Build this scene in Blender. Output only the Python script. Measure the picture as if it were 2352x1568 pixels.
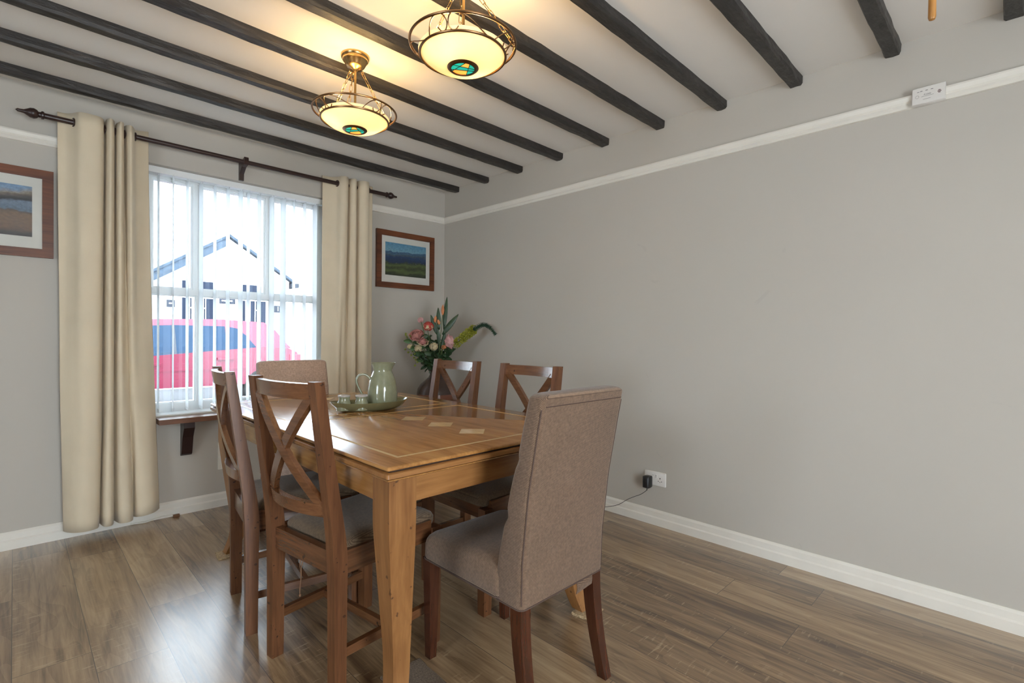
import bpy, bmesh, math, random
from mathutils import Vector, Matrix
R = math.radians
rnd = random.Random(7)
for o in list(bpy.data.objects): bpy.data.objects.remove(o, do_unlink=True)
S = bpy.context.scene
COL = S.collection

# ------------------------------------------------------------------ camera, sky, light, exposure
def look(yaw, pit, roll):
    cy, sy = math.cos(yaw), math.sin(yaw)
    f = Vector((sy, cy, 0)); r = Vector((cy, -sy, 0)); u = Vector((0, 0, 1))
    f2 = f*math.cos(pit)+u*math.sin(pit); u2 = u*math.cos(pit)-f*math.sin(pit)
    r3 = r*math.cos(roll)+u2*math.sin(roll); u3 = u2*math.cos(roll)-r*math.sin(roll)
    return Matrix((r3, u3, -f2)).transposed().to_4x4()
cam_d = bpy.data.cameras.new('camera'); cam = bpy.data.objects.new('camera', cam_d); COL.objects.link(cam)
cam.matrix_world = Matrix.Translation((0, 0, 1.17)) @ look(R(44.696), R(-0.635), R(0.595))
cam_d.sensor_width = 36; cam_d.lens = 1156.7/2352*36; cam_d.clip_start = 0.02; cam_d.clip_end = 200
S.camera = cam
S.view_settings.view_transform = 'Standard'; S.view_settings.look = 'None'
S.view_settings.gamma = 1.0; S.view_settings.use_curve_mapping = False
S.view_settings.exposure = 0.0

W = bpy.data.worlds.new('overcast_sky'); S.world = W; W.use_nodes = True
wn = W.node_tree.nodes; wl = W.node_tree.links
bg = wn['Background']; bg.inputs['Color'].default_value = (0.75, 0.885, 1.0, 1); bg.inputs['Strength'].default_value = 14.0

def area(name, loc, rot, sx, sy, power, color):
    l = bpy.data.lights.new(name, 'AREA'); l.shape = 'RECTANGLE'; l.size = sx; l.size_y = sy
    l.energy = power; l.color = color
    o = bpy.data.objects.new(name, l); COL.objects.link(o); o.location = loc; o.rotation_euler = rot
    return o
# unseen fill lights, added outside wall openings behind and beside the camera
area('rear_fill_light', (0.3, -2.42, 1.15), (R(-90), 0, R(180)), 1.6, 2.0, 56, (1.0, 0.94, 0.86))
area('side_fill_light', (-2.62, 1.0, 1.35), (R(90), 0, R(-90)), 1.2, 1.3, 13, (1.0, 0.97, 0.93))

# ------------------------------------------------------------------ materials
def mat(name):
    m = bpy.data.materials.new(name); m.use_nodes = True
    nt = m.node_tree; return m, nt, nt.nodes['Principled BSDF']
def N(nt, kind, **kw):
    n = nt.nodes.new(kind)
    for k, v in kw.items():
        if k in n.inputs: n.inputs[k].default_value = v
        else: setattr(n, k, v)
    return n
def L(nt, a, b): nt.links.new(a, b)
def ramp(nt, fac, stops, interp='LINEAR'):
    r = nt.nodes.new('ShaderNodeValToRGB'); r.color_ramp.interpolation = interp
    e = r.color_ramp.elements
    e[0].position, e[0].color = stops[0][0], (*stops[0][1], 1)
    e[1].position, e[1].color = stops[-1][0], (*stops[-1][1], 1)
    for p, c in stops[1:-1]:
        k = e.new(p); k.color = (*c, 1)
    L(nt, fac, r.inputs['Fac']); return r.outputs['Color']
def coords(nt, scale=(1, 1, 1), rot=(0, 0, 0), loc=(0, 0, 0)):
    t = N(nt, 'ShaderNodeTexCoord'); mp = N(nt, 'ShaderNodeMapping')
    mp.inputs['Scale'].default_value = scale; mp.inputs['Rotation'].default_value = rot; mp.inputs['Location'].default_value = loc
    L(nt, t.outputs['Object'], mp.inputs['Vector']); return mp.outputs['Vector']
def math_(nt, op, a, b=None, c=None):
    n = N(nt, 'ShaderNodeMath', operation=op)
    for i, v in enumerate((a, b, c)):
        if v is None: continue
        if isinstance(v, (int, float)): n.inputs[i].default_value = v
        else: L(nt, v, n.inputs[i])
    return n.outputs[0]
def mixc(nt, fac, a, b, mode='MIX'):
    n = N(nt, 'ShaderNodeMix', data_type='RGBA', blend_type=mode)
    for s, v in ((n.inputs[0], fac), (n.inputs[6], a), (n.inputs[7], b)):
        if isinstance(v, (int, float)): s.default_value = v
        elif isinstance(v, tuple): s.default_value = (*v, 1)
        else: L(nt, v, s)
    return n.outputs[2]
def bump(nt, p, h, strength, dist=0.002):
    b = N(nt, 'ShaderNodeBump', Strength=strength, Distance=dist); L(nt, h, b.inputs['Height']); L(nt, b.outputs['Normal'], p.inputs['Normal'])

def plain(name, c, rough=0.5, metal=0.0, noise=0.06, nscale=8, spec=0.5, coat=0.0, bmp=0.0, bscale=60, sheen=0.0):
    m, nt, p = mat(name)
    v = coords(nt)
    n = N(nt, 'ShaderNodeTexNoise', Scale=nscale, Detail=4.0); L(nt, v, n.inputs['Vector'])
    lo = tuple(max(0, x*(1-noise)) for x in c); hi = tuple(min(1, x*(1+noise)) for x in c)
    L(nt, ramp(nt, n.outputs['Fac'], [(0.3, lo), (0.7, hi)]), p.inputs['Base Color'])
    p.inputs['Roughness'].default_value = rough; p.inputs['Metallic'].default_value = metal
    p.inputs['Specular IOR Level'].default_value = spec; p.inputs['Coat Weight'].default_value = coat
    p.inputs['Sheen Weight'].default_value = sheen
    if bmp:
        n2 = N(nt, 'ShaderNodeTexNoise', Scale=bscale, Detail=3.0); L(nt, v, n2.inputs['Vector']); bump(nt, p, n2.outputs['Fac'], bmp)
    return m

def wood(name, dark, light, axis='z', scale=1.0, rough=0.35, coat=0.0, worn=None, contrast=(0.35, 0.68), bmp=0.10, spec=0.5):
    m, nt, p = mat(name)
    st = {'x': (1.2, 14, 14), 'y': (14, 1.2, 14), 'z': (14, 14, 1.2)}[axis]
    v = coords(nt, tuple(s*scale for s in st))
    n = N(nt, 'ShaderNodeTexNoise', Scale=1.6, Detail=6.0, Roughness=0.62, Distortion=0.6); L(nt, v, n.inputs['Vector'])
    n2 = N(nt, 'ShaderNodeTexNoise', Scale=9.0, Detail=3.0); L(nt, v, n2.inputs['Vector'])
    n3 = N(nt, 'ShaderNodeTexNoise', Scale=3.5, Detail=2.0); L(nt, coords(nt), n3.inputs['Vector'])
    f = math_(nt, 'MULTIPLY_ADD', n2.outputs['Fac'], 0.3, math_(nt, 'MULTIPLY', n.outputs['Fac'], 0.7))
    f = math_(nt, 'MULTIPLY_ADD', math_(nt, 'SUBTRACT', n3.outputs['Fac'], 0.5), 0.35, f)
    mid = tuple((a+b)/2 for a, b in zip(dark, light))
    c = ramp(nt, f, [(contrast[0], dark), (0.52, mid), (contrast[1], light)])
    if worn:
        n4 = N(nt, 'ShaderNodeTexNoise', Scale=38.0, Detail=3.0); L(nt, coords(nt), n4.inputs['Vector'])
        c = mixc(nt, ramp(nt, n4.outputs['Fac'], [(0.69, (0, 0, 0)), (0.73, (1, 1, 1))]), c, worn)
    L(nt, c, p.inputs['Base Color']); p.inputs['Roughness'].default_value = rough
    p.inputs['Coat Weight'].default_value = coat; p.inputs['Coat Roughness'].default_value = 0.12; p.inputs['Specular IOR Level'].default_value = spec
    bump(nt, p, f, bmp)
    return m

def fabric(name, c1, c2, cell=0.0034, rough=0.9, rot=(R(45), R(35), R(45))):
    m, nt, p = mat(name)
    sp = N(nt, 'ShaderNodeSeparateXYZ'); L(nt, coords(nt), sp.inputs[0])
    x_, y_, z_ = sp.outputs; k = math.pi/cell
    u = math_(nt, 'ADD', x_, y_); w = math_(nt, 'MULTIPLY_ADD', z_, 1.35, math_(nt, 'SUBTRACT', x_, y_))
    pr = math_(nt, 'MULTIPLY', math_(nt, 'SINE', math_(nt, 'MULTIPLY', u, k)), math_(nt, 'SINE', math_(nt, 'MULTIPLY', w, k)))
    fac = math_(nt, 'MULTIPLY_ADD', pr, 1.4, 0.5); fac.node.use_clamp = True
    wv = mixc(nt, fac, c2, c1)
    n = N(nt, 'ShaderNodeTexNoise', Scale=120.0, Detail=3.0); L(nt, coords(nt), n.inputs['Vector'])
    n2 = N(nt, 'ShaderNodeTexNoise', Scale=5.0, Detail=3.0); L(nt, coords(nt), n2.inputs['Vector'])
    c = mixc(nt, 0.5, wv, ramp(nt, n.outputs['Fac'], [(0.3, (0.55,)*3), (0.7, (1.3,)*3)]), 'MULTIPLY')
    c = mixc(nt, 0.35, c, ramp(nt, n2.outputs['Fac'], [(0.3, (0.75,)*3), (0.7, (1.2,)*3)]), 'MULTIPLY')
    L(nt, c, p.inputs['Base Color']); p.inputs['Roughness'].default_value = rough; p.inputs['Sheen Weight'].default_value = 0.25
    p.inputs['Specular IOR Level'].default_value = 0.2
    bump(nt, p, fac, 0.35, 0.0012)
    return m

def translucent(name, c, trans=0.5, rough=0.6, bmp=0.0, weave=0):
    m, nt, p = mat(name)
    v = coords(nt)
    n = N(nt, 'ShaderNodeTexNoise', Scale=6.0, Detail=4.0); L(nt, v, n.inputs['Vector'])
    col = ramp(nt, n.outputs['Fac'], [(0.3, tuple(x*0.94 for x in c)), (0.7, c)])
    L(nt, col, p.inputs['Base Color']); p.inputs['Roughness'].default_value = rough; p.inputs['Specular IOR Level'].default_value = 0.25
    p.inputs['Sheen Weight'].default_value = 0.15
    t = N(nt, 'ShaderNodeBsdfTranslucent'); L(nt, col, t.inputs['Color'])
    mx = N(nt, 'ShaderNodeMixShader', Fac=trans); L(nt, p.outputs[0], mx.inputs[1]); L(nt, t.outputs[0], mx.inputs[2])
    if weave:
        w = N(nt, 'ShaderNodeTexNoise', Scale=weave, Detail=4.0); L(nt, coords(nt, (1, 1, 0.35)), w.inputs['Vector']); bump(nt, p, w.outputs['Fac'], bmp)
    L(nt, mx.outputs[0], nt.nodes['Material Output'].inputs['Surface'])
    return m

def thin_glass(name, tint=(1, 1, 1), refl=0.08):
    m, nt, p = mat(name)
    t = N(nt, 'ShaderNodeBsdfTransparent'); t.inputs['Color'].default_value = (*tint, 1)
    g = N(nt, 'ShaderNodeBsdfGlossy', Roughness=0.02)
    lw = N(nt, 'ShaderNodeFresnel', IOR=1.45)
    mx = N(nt, 'ShaderNodeMixShader')
    L(nt, math_(nt, 'MULTIPLY_ADD', lw.outputs[0], 0.8, refl-0.04), mx.inputs[0]); L(nt, t.outputs[0], mx.inputs[1]); L(nt, g.outputs[0], mx.inputs[2])
    L(nt, mx.outputs[0], nt.nodes['Material Output'].inputs['Surface'])
    return m

def floor_mat():
    m, nt, p = mat('oak_laminate')
    t = N(nt, 'ShaderNodeTexCoord'); sx = N(nt, 'ShaderNodeSeparateXYZ'); L(nt, t.outputs['Object'], sx.inputs[0])
    x, y = sx.outputs['X'], sx.outputs['Y']
    px = math_(nt, 'DIVIDE', math_(nt, 'SUBTRACT', x, -0.006), 0.208)
    i = math_(nt, 'FLOOR', px); fx = math_(nt, 'SUBTRACT', px, i)
    off = math_(nt, 'ADD', math_(nt, 'MULTIPLY_ADD', i, -0.425, 1.17), math_(nt, 'MULTIPLY', math_(nt, 'MULTIPLY', i, i), 0.265))
    py = math_(nt, 'DIVIDE', math_(nt, 'SUBTRACT', y, off), 1.2)
    j = math_(nt, 'FLOOR', py); fy = math_(nt, 'SUBTRACT', py, j)
    cv = N(nt, 'ShaderNodeCombineXYZ'); L(nt, i, cv.inputs[0]); L(nt, j, cv.inputs[1])
    wn_ = N(nt, 'ShaderNodeTexWhiteNoise'); L(nt, cv.outputs[0], wn_.inputs['Vector'])
    # grain: stretched along the board, shifted per board
    sh = N(nt, 'ShaderNodeVectorMath', operation='MULTIPLY_ADD'); L(nt, wn_.outputs['Color'], sh.inputs[0]); sh.inputs[1].default_value = (7, 7, 7)
    L(nt, t.outputs['Object'], sh.inputs[2])
    mp = N(nt, 'ShaderNodeMapping'); mp.inputs['Scale'].default_value = (9.0, 0.8, 1); L(nt, sh.outputs[0], mp.inputs['Vector'])
    n1 = N(nt, 'ShaderNodeTexNoise', Scale=1.3, Detail=7.0, Roughness=0.6, Distortion=1.1); L(nt, mp.outputs[0], n1.inputs['Vector'])
    mp2 = N(nt, 'ShaderNodeMapping'); mp2.inputs['Scale'].default_value = (60.0, 2.5, 1); L(nt, sh.outputs[0], mp2.inputs['Vector'])
    n2 = N(nt, 'ShaderNodeTexNoise', Scale=1.6, Detail=5.0, Roughness=0.6); L(nt, mp2.outputs[0], n2.inputs['Vector'])
    # cathedral figure
    mp3 = N(nt, 'ShaderNodeMapping'); mp3.inputs['Scale'].default_value = (5.0, 0.9, 1); L(nt, sh.outputs[0], mp3.inputs['Vector'])
    n3 = N(nt, 'ShaderNodeTexNoise', Scale=1.0, Detail=2.0, Distortion=0.5); L(nt, mp3.outputs[0], n3.inputs['Vector'])
    rings = math_(nt, 'FRACT', math_(nt, 'MULTIPLY', n3.outputs['Fac'], 13.0))
    f = math_(nt, 'ADD', math_(nt, 'MULTIPLY', n1.outputs['Fac'], 0.62), math_(nt, 'MULTIPLY', n2.outputs['Fac'], 0.30))
    f = math_(nt, 'MULTIPLY_ADD', math_(nt, 'SUBTRACT', rings, 0.5), 0.05, math_(nt, 'ADD', f, 0.04))
    f = math_(nt, 'MULTIPLY_ADD', math_(nt, 'SUBTRACT', wn_.outputs['Value'], 0.5), 0.16, f)
    c = ramp(nt, f, [(0.33, (0.10, 0.056, 0.028)), (0.45, (0.235, 0.145, 0.075)), (0.55, (0.35, 0.23, 0.125)), (0.72, (0.52, 0.375, 0.22))])
    # pale rough-sawn flecks across the grain
    mp4 = N(nt, 'ShaderNodeMapping'); mp4.inputs['Scale'].default_value = (14.0, 95.0, 1); L(nt, sh.outputs[0], mp4.inputs['Vector'])
    n4 = N(nt, 'ShaderNodeTexNoise', Scale=1.0, Detail=2.0); L(nt, mp4.outputs[0], n4.inputs['Vector'])
    fl_ = math_(nt, 'MULTIPLY', ramp(nt, n4.outputs['Fac'], [(0.60, (0, 0, 0)), (0.68, (1, 1, 1))]), ramp(nt, n3.outputs['Fac'], [(0.52, (0, 0, 0)), (0.60, (1, 1, 1))]))
    c = mixc(nt, math_(nt, 'MULTIPLY', fl_, 0.38), c, (0.60, 0.46, 0.29))
    # seams
    ex = math_(nt, 'MULTIPLY', math_(nt, 'MINIMUM', fx, math_(nt, 'SUBTRACT', 1.0, fx)), 0.208)
    ey = math_(nt, 'MULTIPLY', math_(nt, 'MINIMUM', fy, math_(nt, 'SUBTRACT', 1.0, fy)), 1.2)
    e = math_(nt, 'MINIMUM', ex, ey)
    seam = math_(nt, 'LESS_THAN', e, 0.0011)
    c = mixc(nt, seam, c, (0.075, 0.048, 0.030))
    L(nt, c, p.inputs['Base Color'])
    L(nt, math_(nt, 'MULTIPLY_ADD', n2.outputs['Fac'], 0.16, 0.26), p.inputs['Roughness'])
    p.inputs['Specular IOR Level'].default_value = 0.5
    p.inputs['Coat Weight'].default_value = 1.0; p.inputs['Coat Roughness'].default_value = 0.27; p.inputs['Coat IOR'].default_value = 1.5
    h = math_(nt, 'SUBTRACT', math_(nt, 'MULTIPLY', n2.outputs['Fac'], 0.5), math_(nt, 'MULTIPLY', seam, 0.9))
    bump(nt, p, h, 0.16, 0.002)
    return m

def wall_mat(name, c, marks=False):
    m, nt, p = mat(name)
    v = coords(nt)
    n = N(nt, 'ShaderNodeTexNoise', Scale=1.1, Detail=3.0); L(nt, v, n.inputs['Vector'])
    col = ramp(nt, n.outputs['Fac'], [(0.3, tuple(x*0.975 for x in c)), (0.7, tuple(min(1, x*1.02) for x in c))])
    if marks:
        n4 = N(nt, 'ShaderNodeTexNoise', Scale=5.0, Detail=6.0, Distortion=2.0); L(nt, v, n4.inputs['Vector'])
        col = mixc(nt, math_(nt, 'MULTIPLY', ramp(nt, n4.outputs['Fac'], [(0.71, (0, 0, 0)), (0.74, (1, 1, 1))]), 0.12), col, (0.3, 0.28, 0.27))
    L(nt, col, p.inputs['Base Color']); p.inputs['Roughness'].default_value = 0.7; p.inputs['Specular IOR Level'].default_value = 0.3
    n2 = N(nt, 'ShaderNodeTexNoise', Scale=14.0, Detail=3.0); L(nt, v, n2.inputs['Vector'])
    bump(nt, p, n2.outputs['Fac'], 0.05, 0.004)
    return m

def emission_glass(name, c, strength, trans):
    m, nt, p = mat(name)
    n = N(nt, 'ShaderNodeTexNoise', Scale=14.0, Detail=3.0); L(nt, coords(nt), n.inputs['Vector'])
    col = ramp(nt, n.outputs['Fac'], [(0.3, tuple(x*0.95 for x in c)), (0.7, c)])
    L(nt, col, p.inputs['Base Color']); p.inputs['Roughness'].default_value = 0.25
    t = N(nt, 'ShaderNodeBsdfTranslucent'); L(nt, col, t.inputs['Color'])
    mx = N(nt, 'ShaderNodeMixShader', Fac=trans); L(nt, p.outputs[0], mx.inputs[1]); L(nt, t.outputs[0], mx.inputs[2])
    L(nt, mx.outputs[0], nt.nodes['Material Output'].inputs['Surface'])
    return m

def landscape(name, kind):
    m, nt, p = mat(name)
    t = N(nt, 'ShaderNodeTexCoord'); sx = N(nt, 'ShaderNodeSeparateXYZ'); L(nt, t.outputs['Generated'], sx.inputs[0])
    n = N(nt, 'ShaderNodeTexNoise', Scale=3.2, Detail=6.0, Roughness=0.6); L(nt, t.outputs['Generated'], n.inputs['Vector'])
    n2 = N(nt, 'ShaderNodeTexNoise', Scale=22.0, Detail=4.0, Roughness=0.7); L(nt, t.outputs['Generated'], n2.inputs['Vector'])
    h = math_(nt, 'MULTIPLY_ADD', math_(nt, 'SUBTRACT', n.outputs['Fac'], 0.5), 0.36, sx.outputs['Z'])
    h = math_(nt, 'MULTIPLY_ADD', sx.outputs['X'], -0.05 if kind == 'lake' else -0.10, math_(nt, 'ADD', h, 0.04))
    if kind == 'lake':
        c = ramp(nt, h, [(0.0, (0.012, 0.02, 0.008)), (0.10, (0.03, 0.045, 0.015)), (0.18, (0.09, 0.13, 0.035)), (0.27, (0.035, 0.05, 0.018)), (0.34, (0.10, 0.14, 0.04)), (0.41, (0.03, 0.05, 0.03)),
                         (0.44, (0.008, 0.028, 0.085)), (0.60, (0.014, 0.05, 0.14)), (0.645, (0.05, 0.09, 0.13)), (0.70, (0.05, 0.13, 0.21)), (0.765, (0.03, 0.10, 0.20)), (0.785, (0.16, 0.33, 0.42)), (1.0, (0.09, 0.27, 0.42))])
        spots = ramp(nt, math_(nt, 'MULTIPLY', n2.outputs['Fac'], ramp(nt, h, [(0.36, (0, 0, 0)), (0.42, (1, 1, 1)), (0.5, (0, 0, 0))])), [(0.58, (0, 0, 0)), (0.62, (1, 1, 1))])
        c = mixc(nt, spots, c, (0.5, 0.47, 0.40))
    else:
        c = ramp(nt, h, [(0.0, (0.03, 0.016, 0.01)), (0.15, (0.13, 0.06, 0.022)), (0.36, (0.16, 0.085, 0.035)), (0.42, (0.08, 0.05, 0.03)), (0.45, (0.10, 0.14, 0.19)),
                         (0.6, (0.16, 0.21, 0.28)), (0.66, (0.03, 0.03, 0.035)), (0.74, (0.06, 0.055, 0.05)), (0.80, (0.16, 0.12, 0.09)), (0.84, (0.3, 0.27, 0.22)), (0.9, (0.20, 0.30, 0.44)), (1.0, (0.14, 0.25, 0.42))])
    c = mixc(nt, 0.55, c, ramp(nt, n2.outputs['Fac'], [(0.3, (0.35,)*3), (0.7, (1.5,)*3)]), 'MULTIPLY')
    L(nt, c, p.inputs['Base Color']); p.inputs['Roughness'].default_value = 0.35
    return m

WALL = (0.50, 0.466, 0.415)
M = dict(
    wall=wall_mat('grey_wall_paint', WALL, True), wall2=wall_mat('grey_wall_paint_window_side', WALL),
    ceil=wall_mat('white_ceiling_paint', (0.80, 0.765, 0.72)), floor=floor_mat(),
    gloss=plain('white_gloss_trim', (0.76, 0.725, 0.655), 0.35, noise=0.03),
    beam=None, rod=plain('dark_stained_wood', (0.030, 0.014, 0.012), 0.35),
    frame=wood('picture_frame_wood', (0.065, 0.016, 0.005), (0.19, 0.055, 0.016), 'x', 1.0, 0.45),
    mount=plain('white_mount_card', (0.68, 0.66, 0.60), 0.8, noise=0.02),
    lake=landscape('lake_print', 'lake'), moor=landscape('shore_print', 'moor'),
    curtain=translucent('cream_curtain', (0.78, 0.665, 0.49), 0.12, 0.8, 0.25, 90),
    slat=translucent('white_louvre', (0.94, 0.96, 0.97), 0.55, 0.6),
    upvc=plain('white_window_frame', (0.80, 0.82, 0.82), 0.3, noise=0.02),
    glass=thin_glass('window_glass'), picglass=thin_glass('picture_glass', refl=0.025), carglass=plain('car_glass', (0.014, 0.034, 0.066), 0.35, spec=0.12),
    sill=wood('sill_wood', (0.12, 0.05, 0.03), (0.25, 0.12, 0.07), 'x', 1.0, 0.3),
    table_y=wood('table_wood_long', (0.24, 0.10, 0.025), (0.46, 0.225, 0.07), 'y', 0.8, 0.22, 0.35, bmp=0.03),
    table_x=wood('table_wood_cross', (0.20, 0.083, 0.024), (0.38, 0.178, 0.06), 'x', 0.8, 0.3, 0.1, bmp=0.04),
    table_z=wood('table_wood_leg', (0.195, 0.08, 0.024), (0.36, 0.168, 0.057), 'z', 0.8, 0.36, 0.05, (0.09, 0.035, 0.014)),
    inlay=wood('pale_inlay', (0.58, 0.38, 0.16), (0.74, 0.52, 0.26), 'y', 2.0, 0.24, 0.15),
    dark_gap=plain('dark_groove', (0.03, 0.012, 0.005), 0.6),
    chair_x=wood('chair_wood_x', (0.084, 0.032, 0.0135), (0.188, 0.078, 0.032), 'x', 1.1, 0.26, 0.4, (0.03, 0.012, 0.006)),
    chair_y=wood('chair_wood_y', (0.084, 0.032, 0.0135), (0.188, 0.078, 0.032), 'y', 1.1, 0.26, 0.4, (0.03, 0.012, 0.006)),
    chair_z=wood('chair_wood_z', (0.084, 0.032, 0.0135), (0.188, 0.078, 0.032), 'z', 1.1, 0.40, 0.04, (0.03, 0.012, 0.006), spec=0.3),
    seat=fabric('beige_seat_weave', (0.225, 0.152, 0.09), (0.095, 0.06, 0.035), 0.0026),
    parson=fabric('brown_hatched_upholstery', (0.265, 0.172, 0.112), (0.060, 0.033, 0.022), 0.0031),
    parson_lightened=fabric('lightened_upholstery', (0.55, 0.39, 0.295), (0.37, 0.25, 0.185), 0.0031),  # lighter copy of the upholstery, offsetting shade on the window-end chair
    piping=plain('dark_piping', (0.085, 0.052, 0.04), 0.9),
    seam_lightened=plain('lightened_seam', (0.33, 0.22, 0.17), 0.9),  # piping colour lightened likewise against the shade
    mahog=wood('mahogany_leg', (0.035, 0.010, 0.005), (0.085, 0.026, 0.012), 'z', 1.0, 0.25, 0.2),
    jute=plain('jute', (0.42, 0.30, 0.17), 0.95, noise=0.4, nscale=160, bmp=1.0, bscale=260),
    mat_=plain('brown_carpet', (0.16, 0.115, 0.08), 0.95, noise=0.4, nscale=200, bmp=1.0, bscale=300),
    glaze=plain('sage_green_glaze', (0.235, 0.245, 0.155), 0.14, noise=0.10, nscale=40, coat=0.5),
    glaze2=plain('olive_tray_glaze', (0.17, 0.16, 0.08), 0.18, noise=0.12, nscale=14, coat=0.4),
    glaze_cap=plain('grey_glaze', (0.42, 0.39, 0.36), 0.25),
    brass=plain('antique_brass', (0.50, 0.33, 0.14), 0.26, 1.0, 0.1),
    bronze=plain('bronze_wire', (0.22, 0.125, 0.06), 0.32, 1.0, 0.15),
    bowl=emission_glass('frosted_bowl', (0.95, 0.88, 0.72), 0, 0.42),
    teal=translucent('turquoise_glass', (0.05, 0.50, 0.58), 0.5, 0.2), amber=translucent('amber_glass', (0.85, 0.56, 0.24), 0.5, 0.2), lead=plain('lead_came', (0.05, 0.035, 0.02), 0.4, 0.7),
    vase=plain('brown_vase_glaze', (0.050, 0.030, 0.025), 0.2, noise=0.3, coat=0.15), vband=plain('terracotta_band', (0.17, 0.058, 0.032), 0.25, coat=0.3, noise=0.2),
    leaf=plain('dark_green_leaf', (0.022, 0.055, 0.020), 0.4, noise=0.35, nscale=20), leaf2=plain('mid_green_leaf', (0.05, 0.12, 0.035), 0.45, noise=0.3), stem=plain('green_stem', (0.07, 0.11, 0.03), 0.5),
    pink=plain('dusty_pink_petal', (0.50, 0.215, 0.19), 0.6, noise=0.25, nscale=30), palepink=plain('pale_pink_petal', (0.66, 0.37, 0.36), 0.6, noise=0.2, nscale=25), cream=plain('cream_petal', (0.62, 0.52, 0.33), 0.6, noise=0.15),
    red=plain('red_petal', (0.48, 0.065, 0.05), 0.6, noise=0.3), orange=plain('orange_petal', (0.55, 0.21, 0.09), 0.6, noise=0.25), lime=plain('lime_florets', (0.36, 0.36, 0.04), 0.6, noise=0.35, nscale=40), berry=plain('lime_berry', (0.22, 0.27, 0.05), 0.4, noise=0.2), eu=plain('grey_green_leaf', (0.035, 0.08, 0.05), 0.5, noise=0.2),
    plastic=plain('white_plastic', (0.70, 0.67, 0.63), 0.3, noise=0.02), black=plain('black_plastic', (0.012, 0.012, 0.013), 0.4), grey=plain('grey_print', (0.16, 0.15, 0.14), 0.6), maroon=plain('maroon_grille', (0.07, 0.02, 0.02), 0.6),
    pull=plain('varnished_pull', (0.36, 0.16, 0.035), 0.3, noise=0.2), string=plain('brown_string', (0.16, 0.08, 0.04), 0.9),
    road=plain('grey_asphalt', (0.042, 0.043, 0.046), 0.9, noise=0.2, nscale=30), render=plain('white_house_render', (0.86, 0.87, 0.88), 0.9, noise=0.02),
    roof=plain('slate_roof', (0.035, 0.055, 0.08), 0.8, noise=0.3), hwin=plain('house_window_glass', (0.007, 0.014, 0.032), 0.4, spec=0.15), sign=plain('navy_sign', (0.004, 0.009, 0.022), 0.6), white=plain('white_paint', (0.85, 0.86, 0.87), 0.5, noise=0.02),
    carpaint=plain('red_car_paint', (0.145, 0.005, 0.028), 0.3, noise=0.03, coat=0.15), rubber=plain('tyre_rubber', (0.02, 0.02, 0.02), 0.8), alloy=plain('alloy_wheel', (0.6, 0.6, 0.6), 0.3, 0.9), lamp_red=plain('tail_lamp_red', (0.5, 0.01, 0.03), 0.1), carint=plain('car_seat_fabric', (0.25, 0.30, 0.30), 0.8), carblk=plain('car_black_trim', (0.015, 0.02, 0.03), 0.4),
)
def beam_mat():
    m, nt, p = mat('black_painted_beam')
    v = coords(nt, (2.5, 14, 14))
    n = N(nt, 'ShaderNodeTexNoise', Scale=2.0, Detail=8.0, Roughness=0.7); L(nt, v, n.inputs['Vector'])
    n2 = N(nt, 'ShaderNodeTexNoise', Scale=30.0, Detail=4.0); L(nt, coords(nt, (1, 2.2, 2.2)), n2.inputs['Vector'])
    L(nt, ramp(nt, n.outputs['Fac'], [(0.35, (0.007, 0.006, 0.006)), (0.58, (0.024, 0.020, 0.018)), (0.72, (0.055, 0.042, 0.034))]), p.inputs['Base Color'])
    L(nt, math_(nt, 'MULTIPLY_ADD', n2.outputs['Fac'], 0.3, 0.28), p.inputs['Roughness'])
    p.inputs['Specular IOR Level'].default_value = 0.6
    bump(nt, p, math_(nt, 'ADD', n.outputs['Fac'], math_(nt, 'MULTIPLY', n2.outputs['Fac'], 0.6)), 0.8, 0.006)
    return m
M['beam'] = beam_mat()

# ------------------------------------------------------------------ mesh helpers
def B(): return bmesh.new()
def box(bm, x0, x1, y0, y1, z0, z1, mtx=None):
    vs = [bm.verts.new(Vector(c)) for c in ((x0,y0,z0),(x1,y0,z0),(x1,y1,z0),(x0,y1,z0),(x0,y0,z1),(x1,y0,z1),(x1,y1,z1),(x0,y1,z1))]
    for f in ((3,2,1,0),(4,5,6,7),(0,1,5,4),(1,2,6,5),(2,3,7,6),(3,0,4,7)): bm.faces.new([vs[i] for i in f])
    if mtx is not None:
        for v in vs: v.co = mtx @ v.co
    return vs
def loft(bm, rings, cap=True, close=True):
    rs = [[bm.verts.new(Vector(p)) for p in r] for r in rings]; n = len(rs[0])
    for a, b in zip(rs, rs[1:]):
        for i in range(n if close else n-1):
            j = (i+1) % n; bm.faces.new((a[i], a[j], b[j], b[i]))
    if cap:
        bm.faces.new(list(reversed(rs[0]))); bm.faces.new(rs[-1])
    return rs
def lathe(bm, prof, seg=32, mtx=None, cap=True):
    rings = [[(r*math.cos(2*math.pi*i/seg), r*math.sin(2*math.pi*i/seg), z) for i in range(seg)] for r, z in prof]
    rs = loft(bm, rings, cap)
    if mtx is not None:
        for r in rs:
            for v in r: v.co = mtx @ v.co
    return rs
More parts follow.
